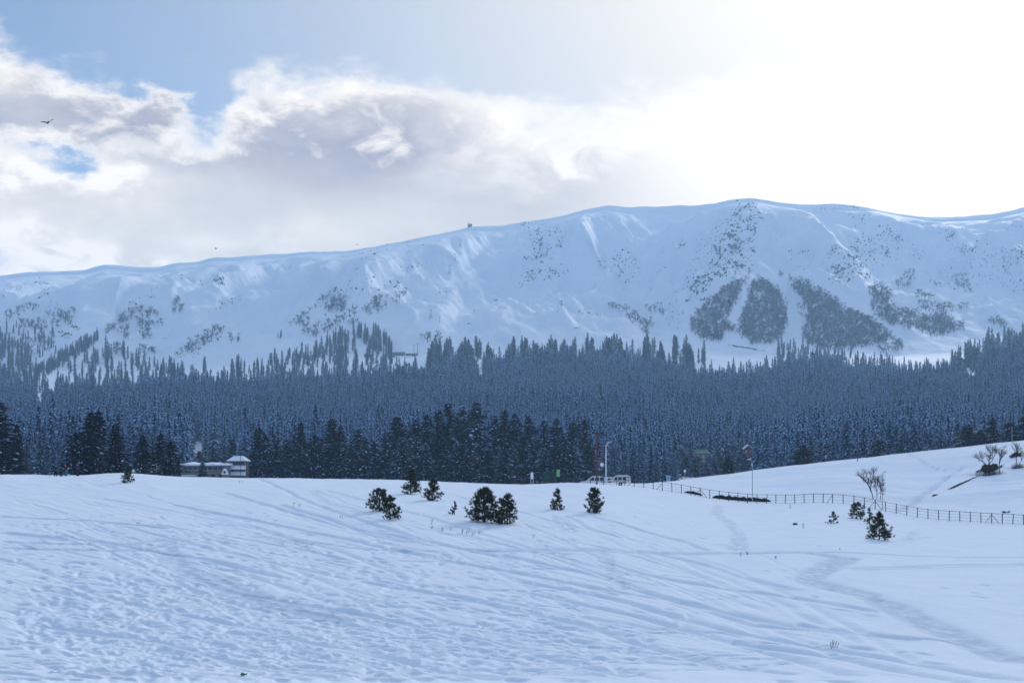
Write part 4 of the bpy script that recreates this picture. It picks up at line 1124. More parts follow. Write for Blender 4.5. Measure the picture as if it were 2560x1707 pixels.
# ------------------------------------------------------------------ bare trees on the right hill and their thawed banks
def bare(name, px, D, pt, wpx, seed, label, stems=1, spread=0.5, levels=5):
    X, Y, z = gz(px, D); h = (HZ - pt) / F * D + CAMZ - z
    e = empty(name, (X, Y, z), label, 'bare tree', None)
    g = random.Random(seed)
    for s_ in range(stems):
        wood = []; twig = []
        def grow(p, d, L, r, lv):
            bend = np.array([g.gauss(0, .16), g.gauss(0, .16), g.gauss(0.02, .06)])
            mid = p + d * L * .5; d2 = d + bend; d2 /= np.linalg.norm(d2); q = mid + d2 * L * .5
            tgt = wood if lv < 2 else twig
            for a, b, r0, r1 in ((p, mid, r, r * .85), (mid, q, r * .85, r * .68)):
                V, Fa = cone_np(a, b, r0, r1, 6 if lv < 2 else 3); tgt.append((V, Fa, 0))
            if lv >= levels: return
            for k_ in range(4):
                t = g.uniform(.45, 1.0); s0 = (p + (mid - p) * t * 2) if t < .5 else (mid + (q - mid) * (t * 2 - 1))
                nd = d2 + np.array([g.gauss(0, spread), g.gauss(0, spread), g.gauss(.10, .25)]); nd /= np.linalg.norm(nd)
                grow(s0, nd, L * g.uniform(.55, .78), r * .62, lv + 1)
        off = (s_ - (stems - 1) / 2) * 0.5
        grow(np.array([off, 0, -0.2]), np.array([off * .5 + g.gauss(0, .12), g.gauss(0, .1), 1.0]), h * (0.36 if s_ == 0 else .26), 0.030 * h * .45 / (1 + .5 * (s_ > 0)), 0)
        V, Fl, mi = join(wood); obj('trunk', mesh_np('bare_trunk', V, Fl, [M_BARK], mi), e)
        V, Fl, mi = join(twig); obj('twigs', mesh_np('bare_twigs', V, Fl, [M_BARK], mi), e)
    bw = np.array([c.bound_box for c in e.children]).reshape(-1, 3)
    kx = (wpx / F * D) / max(np.ptp(bw[:, 0]), .1); kz = h / max(bw[:, 2].max(), .1); kx = min(max(kx, .6 * kz), .85 * kz)
    e.scale = (kx, kx, kz)
    return e


bare('bare_tree', 2192, 215.0, 1163, 82, 3, 'leafless many-stemmed tree behind the fence beside a grey lamp post', 3, .42)
bare('bare_tree', 2474, 262.0, 1106, 84, 8, 'gnarled leafless tree leaning left out of the dark bank on the hill', 1, .62)
bare('bare_tree', 2500, 262.0, 1110, 34, 11, 'thin crooked leafless tree at the right end of the dark bank', 1, .4, 4)
bare('bare_tree', 2546, 268.0, 1092, 56, 15, 'leafless tree standing in dark brush near the right picture edge', 2, .35, 4)


def patch(name, poly, label, cat, m, ymin, far=False, lift=0.05, n=26, rough=0.10, seed=0, jit=1.0):
    """a sheet of bare ground or brush laid over the terrain inside a pixel outline"""
    p = np.array(poly, float); lo, hi_ = p.min(0), p.max(0); g = np.random.default_rng(seed)
    gx = np.linspace(lo[0], hi_[0], n); gy = np.linspace(lo[1], hi_[1], max(6, n // 2)); GX, GY = np.meshgrid(gx, gy)
    jx = GX + jit * 7 * fbm(GX / 5, GY / 3, 3, seed); jy = GY + jit * 3.5 * fbm(GX / 4, GY / 3, 3, seed + 1)
    ins = in_poly(jx.ravel(), jy.ravel(), poly).reshape(GX.shape)
    if far: X, Y = at_far(GX.ravel(), GY.ravel()); Z = zf(X, Y)
    else:
        XY = np.array([at_near(a, b, ymin, 330) for a, b in zip(GX.ravel(), GY.ravel())]); X, Y = XY.T; Z = zn(X, Y)
    V = np.stack([X, Y, Z + lift + rough * g.uniform(0, 1, len(X))], -1)
    idx = np.arange(GX.size).reshape(GX.shape); c = ins[:-1, :-1] & ins[1:, 1:] & ins[:-1, 1:] & ins[1:, :-1]
    Fa = np.stack([idx[:-1, :-1][c], idx[1:, :-1][c], idx[1:, 1:][c], idx[:-1, 1:][c]], -1)
    cen = V[np.unique(Fa)].mean(0)
    o = obj(name, mesh_np(name, V - cen, Fa, [m]), loc=cen)
    return tag(o, label, cat)


patch('earth_bank', [(2450, 1168), (2462, 1160), (2474, 1164), (2488, 1159), (2500, 1166), (2514, 1161), (2512, 1165), (2490, 1176), (2466, 1184), (2458, 1178), (2440, 1184), (2438, 1178), (2452, 1176)], 'dark thawed bank at the foot of the gnarled bare tree', 'earth bank', M_EARTH, 225, n=46, rough=.3, seed=2)
patch('earth_bank', [(2522, 1143), (2530, 1134), (2550, 1132), (2556, 1140), (2540, 1143), (2526, 1147)], 'dark brushy bank under the bare tree at the right edge', 'earth bank', M_EARTH, 225, n=30, rough=.3, seed=3)
patch('earth_strip', [(2362, 1226), (2400, 1208), (2450, 1187), (2462, 1184), (2440, 1194), (2405, 1211), (2390, 1218), (2364, 1227)], 'long thin strip of bare brown earth running down the hill', 'earth strip', M_EARTH, 215, n=90, rough=.08, seed=4, jit=.25)
patch('earth_strip', [(2326, 1244), (2334, 1236), (2350, 1235), (2340, 1239)], 'short brown strip of bare earth low on the hill', 'earth strip', M_EARTH, 205, n=24, rough=.06, seed=5, jit=.3)
patch('earth_strip', [(2502, 1280), (2510, 1277), (2516, 1281), (2524, 1277), (2528, 1279), (2518, 1283), (2508, 1282)], 'small dark thawed spot above the fence at the right', 'earth strip', M_EARTH, 185, n=26, rough=.06, seed=6, jit=.3)
patch('earth_strip', [(1980, 1310), (1986, 1307), (1996, 1309), (1994, 1312), (1982, 1312)], 'little brown thawed spot on the snow before the fence', 'earth strip', M_EARTH, 120, n=16, rough=.04, seed=7, jit=.3)
patch('earth_strip', [(1598, 1203), (1612, 1200), (1640, 1198), (1632, 1203), (1612, 1206)], 'bare brown earth at the left tip of the right hill', 'earth strip', M_EARTH, 205, n=24, rough=.06, seed=8)
patch('dirt_track', [(1812, 860), (1835, 862), (1870, 868), (1912, 876), (1910, 879), (1868, 872), (1830, 866)], 'dark dirt track across the snowy bench below the heart-shaped wood', 'track', M_EARTH, 0, True, 0.15, 40, 0.3, 9)


def brush(px, D, wm, hm, n, seed, label):
    X, Y, z = gz(px, D); g = random.Random(seed); b = []
    for _ in range(n):
        x = g.gauss(0, wm / 3); y = g.gauss(0, .5); a = np.array([x, y, -.15]); L = hm * g.uniform(.5, 1.1) * max(.3, 1 - abs(x) / wm)
        V, Fa = cone_np(a, a + np.array([g.gauss(0, .35), g.gauss(0, .35), 1]) * L, .012, .004, 3); b.append((V, Fa, 0))
    V, Fl, mi = join(b); z = float(zn(X, Y)); o = obj('brush', mesh_np('brush', V, Fl, [M_BARK], mi), loc=(X, Y, z)); return tag(o, label, 'brush')


brush(2476, 258.0, 4.6, 1.5, 700, 5, 'dark brush around the foot of the gnarled bare tree')
brush(2546, 265.0, 2.6, 1.3, 380, 6, 'dark brush around the bare tree at the right edge')

# ------------------------------------------------------------------ the fence
FPX = np.array([1405, 1560, 1700, 1880, 2070, 2200, 2330, 2570]); FDD = np.array([202, 200, 202, 200, 196, 189, 183, 178])
posts = list(np.arange(1410, 1560, 33.0)) + list(np.arange(1562, 2100, 23.6)) + list(np.arange(2108, 2575, 26.5))
D_ = np.interp(posts, FPX, FDD); PX_ = (np.array(posts) - 1280) / F * D_; PZ_ = zn(PX_, D_)
fe = empty('wire_fence', (PX_[0], D_[0], PZ_[0]), 'long dark post-and-rail wire fence winding across the snow', 'fence')
o0 = np.array([PX_[0], D_[0], PZ_[0]])
pm = MB().box((0, 0, 0.45), (0.085, 0.085, 1.6)).box((0, 0, 1.27), (0.11, 0.11, 0.04)).mesh('post', M_METAL)
for x, y, z in zip(PX_, D_, PZ_):
    q_ = obj('post', pm, fe, (x - o0[0], y - o0[1], z - o0[2])); q_.rotation_euler = (tree_rng.gauss(0, .02), tree_rng.gauss(0, .025), 0)
tops = np.stack([PX_, D_, PZ_ + 1.22], -1) - o0
for a, b in zip(tops[:-1], tops[1:]):
    MB().tube(a, b, 0.032, n=6).build('top_rail', M_METAL, fe)
for hh in (0.12, 0.48, 0.85):
    MB().path([t_ - np.array([0, 0, 1.22 - hh]) for t_ in tops], 0.012, 4).build('wire', M_METAL, fe)
for bp in (1585, 1660, 1756, 2078, 2190, 2466):
    i = int(np.argmin(np.abs(np.array(posts) - bp)))
    for s_ in (-1, 1):
        if bp in (1585, 1660, 2078) and s_ == 1: continue
        x = PX_[i] + s_ * 0.95; y = D_[i] - 0.25
        MB().tube(np.array([PX_[i], D_[i], PZ_[i] + 1.1]) - o0, np.array([x, y, float(zn(x, y)) - .1]) - o0, 0.03, n=6).build('brace', M_METAL, fe)

# ------------------------------------------------------------------ dark evergreen bank behind the fence
def hedge(px0, px1, D, h, label, seed, thin=1.0):
    n = int((px1 - px0) * 11 * thin); g = np.random.default_rng(seed)
    px = g.uniform(px0, px1, n); dd_ = D + g.uniform(-.35, .35, n); X = (px - 1280) / F * dd_
    prof = np.clip(np.minimum(px - px0, px1 - px) / 12, .12, 1) * (0.75 + .5 * pn(px / 9, px * 0, seed))
    c = np.stack([X, dd_, zn(X, dd_) + g.uniform(0, 1, n) * h * prof], -1); cen = np.array([c[:, 0].mean(), D, c[:, 2].min()])
    a = g.normal(0, 1, (n, 3)); a /= np.linalg.norm(a, axis=1)[:, None]; b = np.cross(a, g.normal(0, 1, (n, 3))); b /= np.linalg.norm(b, axis=1)[:, None]
    V, Fa = cards(c - cen, a * .13, b * .09)
    return tag(obj('hedge', mesh_np('hedge', V, Fa, [M_HEDGE], smooth=False), loc=cen), label, 'hedge')


hedge(1782, 1926, 204.5, .62, 'long dark green hedge half buried behind the fence', 1)
hedge(1712, 1756, 206.0, .42, 'short dark green hedge fragment behind the fence, left of the long one', 2, .7)

# ------------------------------------------------------------------ masts, lamps, sign, flag
def mast(px, D, pt, r, m, name, label, cat):
    X, Y, z = gz(px, D); h = (HZ - pt) / F * D + CAMZ - z
    e = empty(name, (X, Y, z), label, cat); MB().tube((0, 0, -.4), (0, 0, h), r, r * .7, 8).build('pole', m, e, True)
    MB().tube((0, 0, -.3), (0, 0, .12), r * 2, r * 1.8, 8).build('base', m, e)
    return e, h


e, h = mast(1492, 200, 1084, .10, M_REDP, 'floodlight_mast', 'tall rusty red floodlight mast before the parked cars', 'mast')
MB().box((0, 0, h), (1.5, .35, .10)).build('platform', M_METAL, e)
for x in (-.55, 0, .55): MB().box((x, -.12, h + .16), (.34, .22, .22), taper=.8).build('floodlight', M_METAL, e)
e, h = mast(1505, 216, 1116, .05, M_REDP, 'sign_post', 'thin red post with a round pale sign behind the mast', 'sign')
MB().tube((0, -.06, h - 2.75), (0, -.02, h - 2.75), .34, .34, 16).build('sign_disc', M_SIGN, e); MB().tube((0, -.075, h - 2.75), (0, -.062, h - 2.75), .26, .26, 16).build('sign_face', M_WHITEP, e)
e, h = mast(1515, 207, 1114, .10, M_WHITEP, 'street_lamp', 'white street lamp with a bent arm rising above the parked cars', 'street lamp')
MB().path([(0, 0, h), (.12, 0, h + .3), (.4, 0, h + .5)], .055, 8).build('arm', M_WHITEP, e, True); MB().box((.62, 0, h + .52), (.5, .2, .09), taper=.8).build('lamp_head', M_WHITEP, e)
e, h = mast(1881, 204, 1156, .06, M_GALV, 'street_lamp', 'grey lamp post with a light blue box on top behind the long hedge', 'street lamp')
MB().box((-.05, 0, h - .3), (.2, .2, .5)).build('control_box', M_LBLUE, e); MB().path([(0, 0, h), (-.1, 0, h + .3), (-.35, 0, h + .45)], .04, 6).build('arm', M_GALV, e)
MB().box((-.5, 0, h + .46), (.55, .22, .10), taper=.8).build('lamp_head', M_WHITEP, e)
e, h = mast(2206, 193, 1186, .06, M_GALV, 'street_lamp', 'slim grey lamp post in front of the many-stemmed bare tree', 'street lamp')
MB().path([(0, 0, h), (.08, 0, h + .25), (.22, 0, h + .38)], .04, 6).build('arm', M_GALV, e); MB().box((.34, 0, h + .4), (.32, .16, .09), taper=.8).build('lamp_head', M_METAL, e)
e, h = mast(2144, 322, 1064, .09, M_REDP, 'utility_pole', 'tall brown pole standing on the skyline of the right hill', 'pole')
MB().box((0, 0, h - .4), (1.0, .08, .08)).build('crossbar', M_REDP, e)
for x in (-.4, 0, .4): MB().tube((x, 0, h - .36), (x, 0, h - .18), .04, .03, 6).build('insulator', M_GALV, e)
e, h = mast(2530, 315, 1066, .06, M_GALV, 'utility_pole', 'thin grey pole before the dark firs near the right edge', 'pole')
MB().box((0, 0, h - .2), (.6, .06, .06)).build('crossbar', M_GALV, e)
# notice board
X, Y, z = gz(1330, 205); e = empty('notice_board', (X, Y, z), 'small white notice board on two legs at the crest', 'notice board')
for x in (-.17, .17): MB().tube((x, 0, -.3), (x, 0, 1.75), .03, n=6).build('leg', M_WHITEP, e)
MB().box((0, 0, 1.25), (.42, .04, .95)).build('board', M_WHITEP, e); MB().box((0, -.024, 1.25), (.46, .008, 1.0)).build('frame', M_GALV, e); MB().box((0, -.032, 1.25), (.38, .006, .9)).build('panel', M_WHITEP, e)
# green flag
X, Y, z = gz(1391, 208); e = empty('flag', (X, Y, z), 'light green banner flag on a short pole above the snow bank', 'flag')
MB().tube((0, 0, -.3), (0, 0, 2.15), .03, .025, 6).build('pole', M_METAL, e)
fx_ = np.linspace(0, .5, 8); fz_ = np.linspace(.95, 2.0, 10); FX, FZ = np.meshgrid(fx_, fz_); FY = .07 * np.sin(FX * 12 + FZ * 2) * FX * 2
idx = np.arange(80).reshape(10, 8); obj('cloth', mesh_np('cloth', np.stack([FX + .03 - .12 * (2 - FZ) * FX, FY, FZ], -1).reshape(-1, 3), np.stack([idx[:-1, :-1], idx[:-1, 1:], idx[1:, 1:], idx[1:, :-1]], -1).reshape(-1, 4), [M_FLAG]), e)
# green shed
X, Y, z = gz(1374, 228); e = empty('shed', (X, Y, z), 'dark green shed behind the green flag', 'shed')
MB().box((0, 0, .75), (2.1, 1.6, 2.3)).build('wall', M_DGREEN, e); MB().prism([(-1.2, 1.9), (1.2, 1.9), (1.15, 2.02), (0, 2.2), (-1.15, 2.02)], -.95, .95).build('roof', M_DGREEN, e)
MB().box((.3, -.82, .85), (.7, .04, 1.6)).build('door', M_METAL, e)
# short railing
X, Y, z = gz(1420, 205.5); e = empty('railing', (X, Y, z), 'short dark railing of upright bars left of the cars', 'railing')
for x in np.linspace(-.75, .75, 9): MB().tube((x, 0, -.3), (x, 0, .72 + .12 * (abs(x) > .7)), .028 if abs(x) < .7 else .05, n=6).build('bar', M_METAL, e)
MB().box((0, 0, .66), (1.5, .05, .05)).build('rail', M_METAL, e)
# old tyre at the fence
X, Y, z = gz(1551, 199.4); o = MB()
th = np.linspace(0, 2 * math.pi, 19)[:-1]; ph = np.linspace(0, 2 * math.pi, 9)[:-1]; T, Pq = np.meshgrid(th, ph, indexing='ij')
Vt = np.stack([(.18 + .10 * np.cos(Pq)) * np.cos(T), .10 * np.sin(Pq), (.18 + .10 * np.cos(Pq)) * np.sin(T) + .2], -1).reshape(-1, 3)
it = np.arange(18 * 8).reshape(18, 8); Ft = np.stack([it, np.roll(it, -1, 0), np.roll(np.roll(it, -1, 0), -1, 1), np.roll(it, -1, 1)], -1).reshape(-1, 4)
tag(obj('tyre', mesh_np('tyre', Vt, Ft, [M_TYRE]), loc=(X, Y, z)), 'black tyre leaning on the fence below the parked cars', 'tyre')

# ------------------------------------------------------------------ parked cars, half hidden by the snow bank
def car(px, D, L, H, label, van=False, stripe=False, roofbar=False, W=1.75, flip=1, rz=0.0, sink=0.3):
    X, Y, z = gz(px, D); e = empty('parked_car', (X, Y, z + .02 - sink), label, 'car', 'cars parked behind the snow bank', rz, (flip, 1, 1))
    l = L / 2; b = .52 * H
    body = [(-l, .30), (-l + .05, b - .10), (-l + .95, b + .04), (l - .12, b + .05), (l, b - .12), (l - .02, .30), (l - .3, .22), (-l + .3, .22)]
    MB().prism(body, -W / 2, W / 2).build('body', M_CARW, e)
    if van: cab = [(-l + .75, b + .03), (-l + 1.55, H - .06), (-l + 1.9, H), (l - .45, H), (l - .14, H - .12), (l - .06, b + .03)]
    else: cab = [(-l + 1.0, b + .03), (-l + 1.75, H - .06), (-l + 2.1, H), (l - .9, H - .02), (l - .35, H - .16), (l - .1, b + .03)]
    MB().prism(cab, -W / 2 + .07, W / 2 - .07).build('cabin', M_CARW, e)
    x0, x1 = cab[1][0] - .1, cab[3][0] + .1
    wz0, wz1 = b + .10, H - .14; xs = np.linspace(x0 - .1, x1, 4)
    for s_ in (-1, 1):
        for i in range(3):
            a0, a1 = xs[i] + .05, xs[i + 1] - .05; ta = .25 if i == 0 else 0
            MB().add([(a0, s_ * (W / 2 - .063), wz0), (a1, s_ * (W / 2 - .063), wz0), (a1, s_ * (W / 2 - .063), wz1), (a0 + ta + .05, s_ * (W / 2 - .063), wz1)], [(0, 1, 2, 3) if s_ < 0 else (3, 2, 1, 0)]).build('side_window', M_GLASS, e)
    p0, p1 = cab[0], cab[1]
    MB().add([(p0[0] + .06, -W / 2 + .16, p0[1] + .06), (p0[0] + .06, W / 2 - .16, p0[1] + .06), (p1[0] - .03, W / 2 - .2, p1[1] - .02), (p1[0] - .03, -W / 2 + .2, p1[1] - .02)], [(0, 1, 2, 3)]).build('windscreen', M_GLASS, e).location = (-.035, 0, .02)
    for x in (-l + .75, l - .75):
        for y in (-W / 2 + .1, W / 2 - .1):
            w_ = MB().tube((x, y - .1, .32), (x, y + .1, .32), .32, .32, 14).build('wheel', M_TYRE, e)
            MB().tube((x, y + (-.112 if y < 0 else .102), .32), (x, y + (-.102 if y < 0 else .112), .32), .19, .19, 10).build('rim', M_GALV, w_)
    for y in (-W / 2 + .2, W / 2 - .2):
        MB().box((-l + .02, y, b - .2), (.10, .3, .16)).build('headlight', M_GLASS, e); MB().box((l - .03, y, b - .1), (.10, .14, .34)).build('tail_light', M_TAIL, e)
    MB().box((l - .35, -W / 2 + .02, b + .0), (.3, .03, .26)).build('rear_lamp', M_TAIL, e)
    if stripe: MB().box((.3, -W / 2 - .005, b - .02), (L * .8, .012, .07)).build('side_stripe', M_ORANGE, e)
    if roofbar:
        for y in (-.55, .55): MB().box((.4, y, H + .07), (1.7, .05, .05)).build('roof_bar', M_ORANGE, e)
    sn = MB().prism([(cab[2][0] - .1, H + .005), (cab[2][0], H + .05), (cab[3][0] - .1, H + .05), (cab[3][0], H + .005)], -W / 2 + .15, W / 2 - .15).build('roof_snow', M_ROOFS, e)
    return e


car(1486, 234, 4.7, 1.62, 'white estate car parked leftmost, behind the red floodlight mast')
car(1516, 238, 4.1, 1.55, 'white car between the other two, mostly hidden behind the lamp post')
car(1541, 232, 3.9, 1.50, 'white van-like car with an orange side stripe, rightmost of the parked cars', van=True, stripe=True)
car(1546, 244, 4.2, 1.86, 'white car with orange roof bars parked behind the striped one', van=True, roofbar=True)

# ------------------------------------------------------------------ the skiers on the crest
def figure(px, D, hgt, label, joints, jacket, trousers, hat, face, rz=0.0):
    X, Y, z = gz(px, D); e = empty('person', (X, Y, z), label, 'person', 'skiers standing on the crest', rz, hgt / 1.75)
    def skin(name, edges, rad, m):
        ks = sorted({k_ for ed in edges for k_ in ed}); me = bpy.data.meshes.new(name)
        me.from_pydata([joints[k_] for k_ in ks], [(ks.index(a), ks.index(b)) for a, b in edges], []); me.materials.append(m)
        o = obj(name, me, e); md = o.modifiers.new('skin', 'SKIN'); md.use_smooth_shade = True
        for i, k_ in enumerate(ks):
            sv = me.skin_vertices[0].data[i]; r_ = rad.get(k_, .06); sv.radius = (r_, r_); sv.use_root = (k_ == ('pelvis' if 'pelvis' in ks else ks[0]))
        sb = o.modifiers.new('sub', 'SUBSURF'); sb.levels = 1; sb.render_levels = 1
        return o
    B = dict(pelvis=.13, chest=.15, neck=.06, head=.10, crown=.07, ls=.07, rs=.07, le=.05, re=.05, lw=.04, rw=.04, lh=.09, rh=.09, lk=.07, rk=.07, la=.05, ra=.05, lt=.045, rt=.045)
    allE = [('pelvis', 'chest'), ('chest', 'neck'), ('neck', 'head'), ('head', 'crown'), ('chest', 'ls'), ('ls', 'le'), ('le', 'lw'), ('chest', 'rs'), ('rs', 're'), ('re', 'rw'),
            ('pelvis', 'lh'), ('lh', 'lk'), ('lk', 'la'), ('la', 'lt'), ('pelvis', 'rh'), ('rh', 'rk'), ('rk', 'ra'), ('ra', 'rt')]
    skin('body', allE, B, face)
    skin('jacket', allE[:1] + allE[4:10], {k_: v + .035 for k_, v in B.items()}, jacket)
    skin('trousers', [ed for ed in allE[10:] if ed[1] not in ('lt', 'rt')], {k_: v + .028 for k_, v in B.items()}, trousers)
    c = np.array(joints['crown']); MB().ball(c + np.array([0, 0, -.02]), (.125, .125, .10), 10, 6).build('hat', hat, e, True)
    for s_ in ('lt', 'rt'):
        q = np.array(joints[s_]); MB().box(q + np.array([0, .04, .03]), (.12, .28, .12), taper=.8).build('boot', M_TYRE, e)
    return e


def pose(bend=0.0, spread=.12, arm=.18, fwd=0.0):
    cb, sb_ = math.cos(bend), math.sin(bend); pz = .92 - .12 * min(bend, 1)
    def up(x, y, t): return (x, y - t * sb_, pz + t * cb)
    return dict(pelvis=(0, 0, pz), chest=up(0, 0, .42), neck=up(0, 0, .58), head=up(0, -.02, .68), crown=up(0, -.02, .80), ls=up(-.19, 0, .46), rs=up(.19, 0, .46),
                le=(-.19 - arm, -.42 * sb_ - .02 - fwd, pz + .46 * cb - .28), re=(.19 + arm * .8, -.42 * sb_ - .05 - fwd, pz + .46 * cb - .28), lw=(-.17 - arm * .6, -.42 * sb_ - .22 - fwd, pz + .46 * cb - .48), rw=(.17 + arm * .5, -.42 * sb_ - .24 - fwd, pz + .46 * cb - .48),
                lh=(-.10, .02, pz - .06), rh=(.10, .02, pz - .06), lk=(-spread, -.08 * bend, .50), rk=(spread, -.10 * bend, .50), la=(-spread, .03, .08), ra=(spread * 1.1, .03, .08), lt=(-spread, -.12, .05), rt=(spread * 1.15, -.12, .05))


M_SKIN = mat('skin', (0.32, 0.20, 0.15), 0.6); M_NAVY = mat('navy_fabric', (0.012, 0.02, 0.055), 0.85, .2, 8); M_BLACKF = mat('black_fabric', (0.010, 0.009, 0.012), 0.9)
M_TEALF = mat('teal_fabric', (0.03, 0.20, 0.24), 0.8, .15, 8); M_BLUEF = mat('blue_fabric', (0.018, 0.018, 0.14), 0.8, .15, 8); M_REDF = mat('red_fabric', (0.60, 0.07, 0.06), 0.8)
figure(139, 200, 1.72, 'person in navy jacket and dark trousers standing leftmost on the crest', pose(.12), M_NAVY, M_BLACKF, M_NAVY, M_SKIN, .5)
figure(152, 199, 1.66, 'person all in black bending forward among the skiers', pose(.95, .16, .1, .1), M_BLACKF, M_BLACKF, M_BLACKF, M_SKIN, 1.2)
figure(165, 201, 1.62, 'person with a red hat and teal trousers on the crest', pose(.2), M_NAVY, M_TEALF, M_REDF, M_SKIN, -.4)
figure(193, 199, 1.78, 'person in a long blue jacket standing apart, rightmost on the crest', pose(.02), M_BLUEF, M_BLACKF, M_BLACKF, M_SKIN, 2.6)

# ------------------------------------------------------------------ birds in the air
def bird(px, py, D, span, roll, yaw, dih, label):
    X = (px - 1280) / F * D; z = (HZ - py) / F * D + CAMZ
    e = empty('bird', (X, D, z), label, 'bird', 'dark birds in flight', yaw); e.rotation_euler = (0, roll, yaw); s_ = span / 2
    MB().ball((0, 0, 0), (.075 * span, .22 * span, .065 * span), 8, 8).build('body', M_BIRD, e, True)
    MB().ball((0, -.23 * span, .02 * span), (.045 * span, .06 * span, .045 * span), 8, 6).build('head', M_BIRD, e, True)
    for q in (-1, 1):
        prof = [(0, -.10, .10, 0), (.30, -.15, .10, dih * .30), (.55, -.17, .07, dih * .62), (.82, -.10, .10, dih * .80), (1.0, .02, .09, dih * .86)]
        V = []; 
        for t, a, b, zz in prof:
            for th_ in (.012, -.012): V += [(q * t * s_, a * span, zz * s_ + th_ * span), (q * t * s_, b * span, zz * s_ + th_ * span * .5)]
        V = np.array(V); Fq = []
        for i in range(4):
            k_ = i * 4; n_ = k_ + 4
            Fq += [(k_, n_, n_ + 1, k_ + 1), (k_ + 3, n_ + 3, n_ + 2, k_ + 2), (k_, k_ + 2, n_ + 2, n_), (k_ + 1, n_ + 1, n_ + 3, k_ + 3)]
        MB().add(V, Fq).build('wing', M_BIRD, e)
    MB().add([(-.03 * span, .16 * span, 0), (.03 * span, .16 * span, 0), (.09 * span, .40 * span, -.01), (0, .36 * span, -.01), (-.09 * span, .40 * span, -.01), (0, .25 * span, .02 * span)], [(0, 5, 4), (0, 1, 5), (1, 2, 5), (5, 2, 3), (5, 3, 4)]).build('tail', M_BIRD, e)


for px, py, D, sp, ro, ya, di, lb in [
    (120, 307, 170, 1.6, -.35, .5, .35, 'largest dark bird gliding against the grey cloud at the upper left'),
    (540, 622, 330, 1.0, .3, -.7, .5, 'small dark bird flapping just above the left part of the ridge'),
    (892, 612, 420, 1.3, .05, .2, .1, 'faint bird gliding flat just above the middle of the ridge'),
    (935, 693, 300, 1.1, .1, .9, .25, 'left bird of the three before the slope left of the lift towers'),
    (987, 718, 260, 1.2, -.5, .6, .4, 'lower bird of the close pair before the slope'),
    (996, 707, 270, 1.1, .4, -.6, .5, 'upper bird of the close pair before the slope'),
    (1240, 751, 260, 1.2, -.25, .5, .35, 'bird with raised wings before the open slope right of the lift towers'),
    (1663, 669, 300, 1.1, .2, -.5, .3, 'bird before the snow slope above the heart-shaped wood, left of it'),
    (1822, 755, 260, 1.0, .9, .6, .6, 'bird with folded wings before the left lobe of the heart-shaped wood'),
    (2033, 886, 280, 1.0, .2, .8, .5, 'bird before the forest top below the heart-shaped wood'),
    (2142, 898, 300, .9, -.6, .4, .4, 'bird low before the forest right of the heart-shaped wood'),
    (1171, 809, 330, 1.2, 0.0, 1.4, .08, 'bird gliding level above the treeline near the lift towers'),
    (1440, 820, 300, 1.2, -.08, .3, .05, 'bird gliding flat above the middle treeline')]:
    bird(px, py, D, sp, ro, ya, di, lb)

# ------------------------------------------------------------------ buildings behind the crest
def base_at(px, D): X, Y, z = gpos(px, D); return X, Y, z


X, Y, z = base_at(510, 372.0); top = (HZ - 1163) / F * 372 + CAMZ - z
W_ = 112 / F * 372
e = empty('hotel', (X, Y, z), 'long low two-storey hotel with a snow-covered flat roof behind the crest', 'building')
MB().box((0, 4, top / 2 - .3), (W_, 8, top + .5)).build('wall', M_WALL, e)
rf = MB(); n_ = 22; xs = np.linspace(-W_ / 2 - .45, W_ / 2 + .45, n_); zt = .42 + .12 * np.sin(xs * 1.1) + .10 * np.sin(xs * 2.7 + 1)
for i in range(n_ - 1):
    V = [(xs[i], -.75, top), (xs[i + 1], -.75, top), (xs[i + 1], -.7, top + zt[i + 1]), (xs[i], -.7, top + zt[i]), (xs[i], 8.5, top + zt[i] + .35), (xs[i + 1], 8.5, top + zt[i + 1] + .35), (xs[i], 8.5, top), (xs[i + 1], 8.5, top)]
    rf.add(V, [(0, 1, 2, 3), (3, 2, 5, 4), (4, 5, 7, 6), (0, 6, 7, 1)])
rf.add([(xs[0], -.75, top), (xs[0], -.7, top + zt[0]), (xs[0], 8.5, top + zt[0] + .35), (xs[0], 8.5, top)], [(0, 1, 2, 3)]).add([(xs[-1], -.75, top), (xs[-1], -.7, top + zt[-1]), (xs[-1], 8.5, top + zt[-1] + .35), (xs[-1], 8.5, top)], [(3, 2, 1, 0)])
rf.build('roof_snow', M_ROOFS, e)
for zz in (top - 1.35, top - 2.1): MB().box((-.9, -.35, zz), (W_ - 2.6, .7, .22)).build('balcony_band', M_BAND, e)
for x in np.linspace(-W_ / 2 + .9, W_ / 2 - 1.6, 8):
    w_ = MB().box((x, -.02, top - .75), (.85, .10, .75)).build('window', M_GLASS, e); MB().box((x, -.09, top - .75), (.06, .04, .75)).build('frame', M_BAND, w_)
for x in np.linspace(-W_ / 2 + .9, W_ / 2 - 1.6, 6): MB().box((x, -.02, top - 2.7), (1.0, .10, .8)).build('window', M_GLASS, e)
MB().box((-W_ / 2 + 2.6, -1.0, top - 2.62), (4.2, 2.0, .26)).build('porch_snow', M_ROOFS, e); MB().box((-W_ / 2 + 2.6, -.9, top - 2.85), (4.0, 1.8, .2)).build('porch_roof', M_WOODW, e)
for x in (-W_ / 2 + .8, -W_ / 2 + 2.6, -W_ / 2 + 4.4): MB().box((x, -1.7, top - 4.6), (.16, .16, 3.4)).build('porch_post', M_BAND, e)
dm = MB().prism([(-.9, 0), (.9, 0), (.15, 1.6), (-.15, 1.6)], -1.1, .2).build('dormer', M_ROOFS, e, loc=(W_ / 2 - .2, -.3, top - 2.4))
MB().tube((0, -1.16, .62), (0, -1.1, .62), .33, .33, 10).build('dormer_window', M_GLASS, dm)

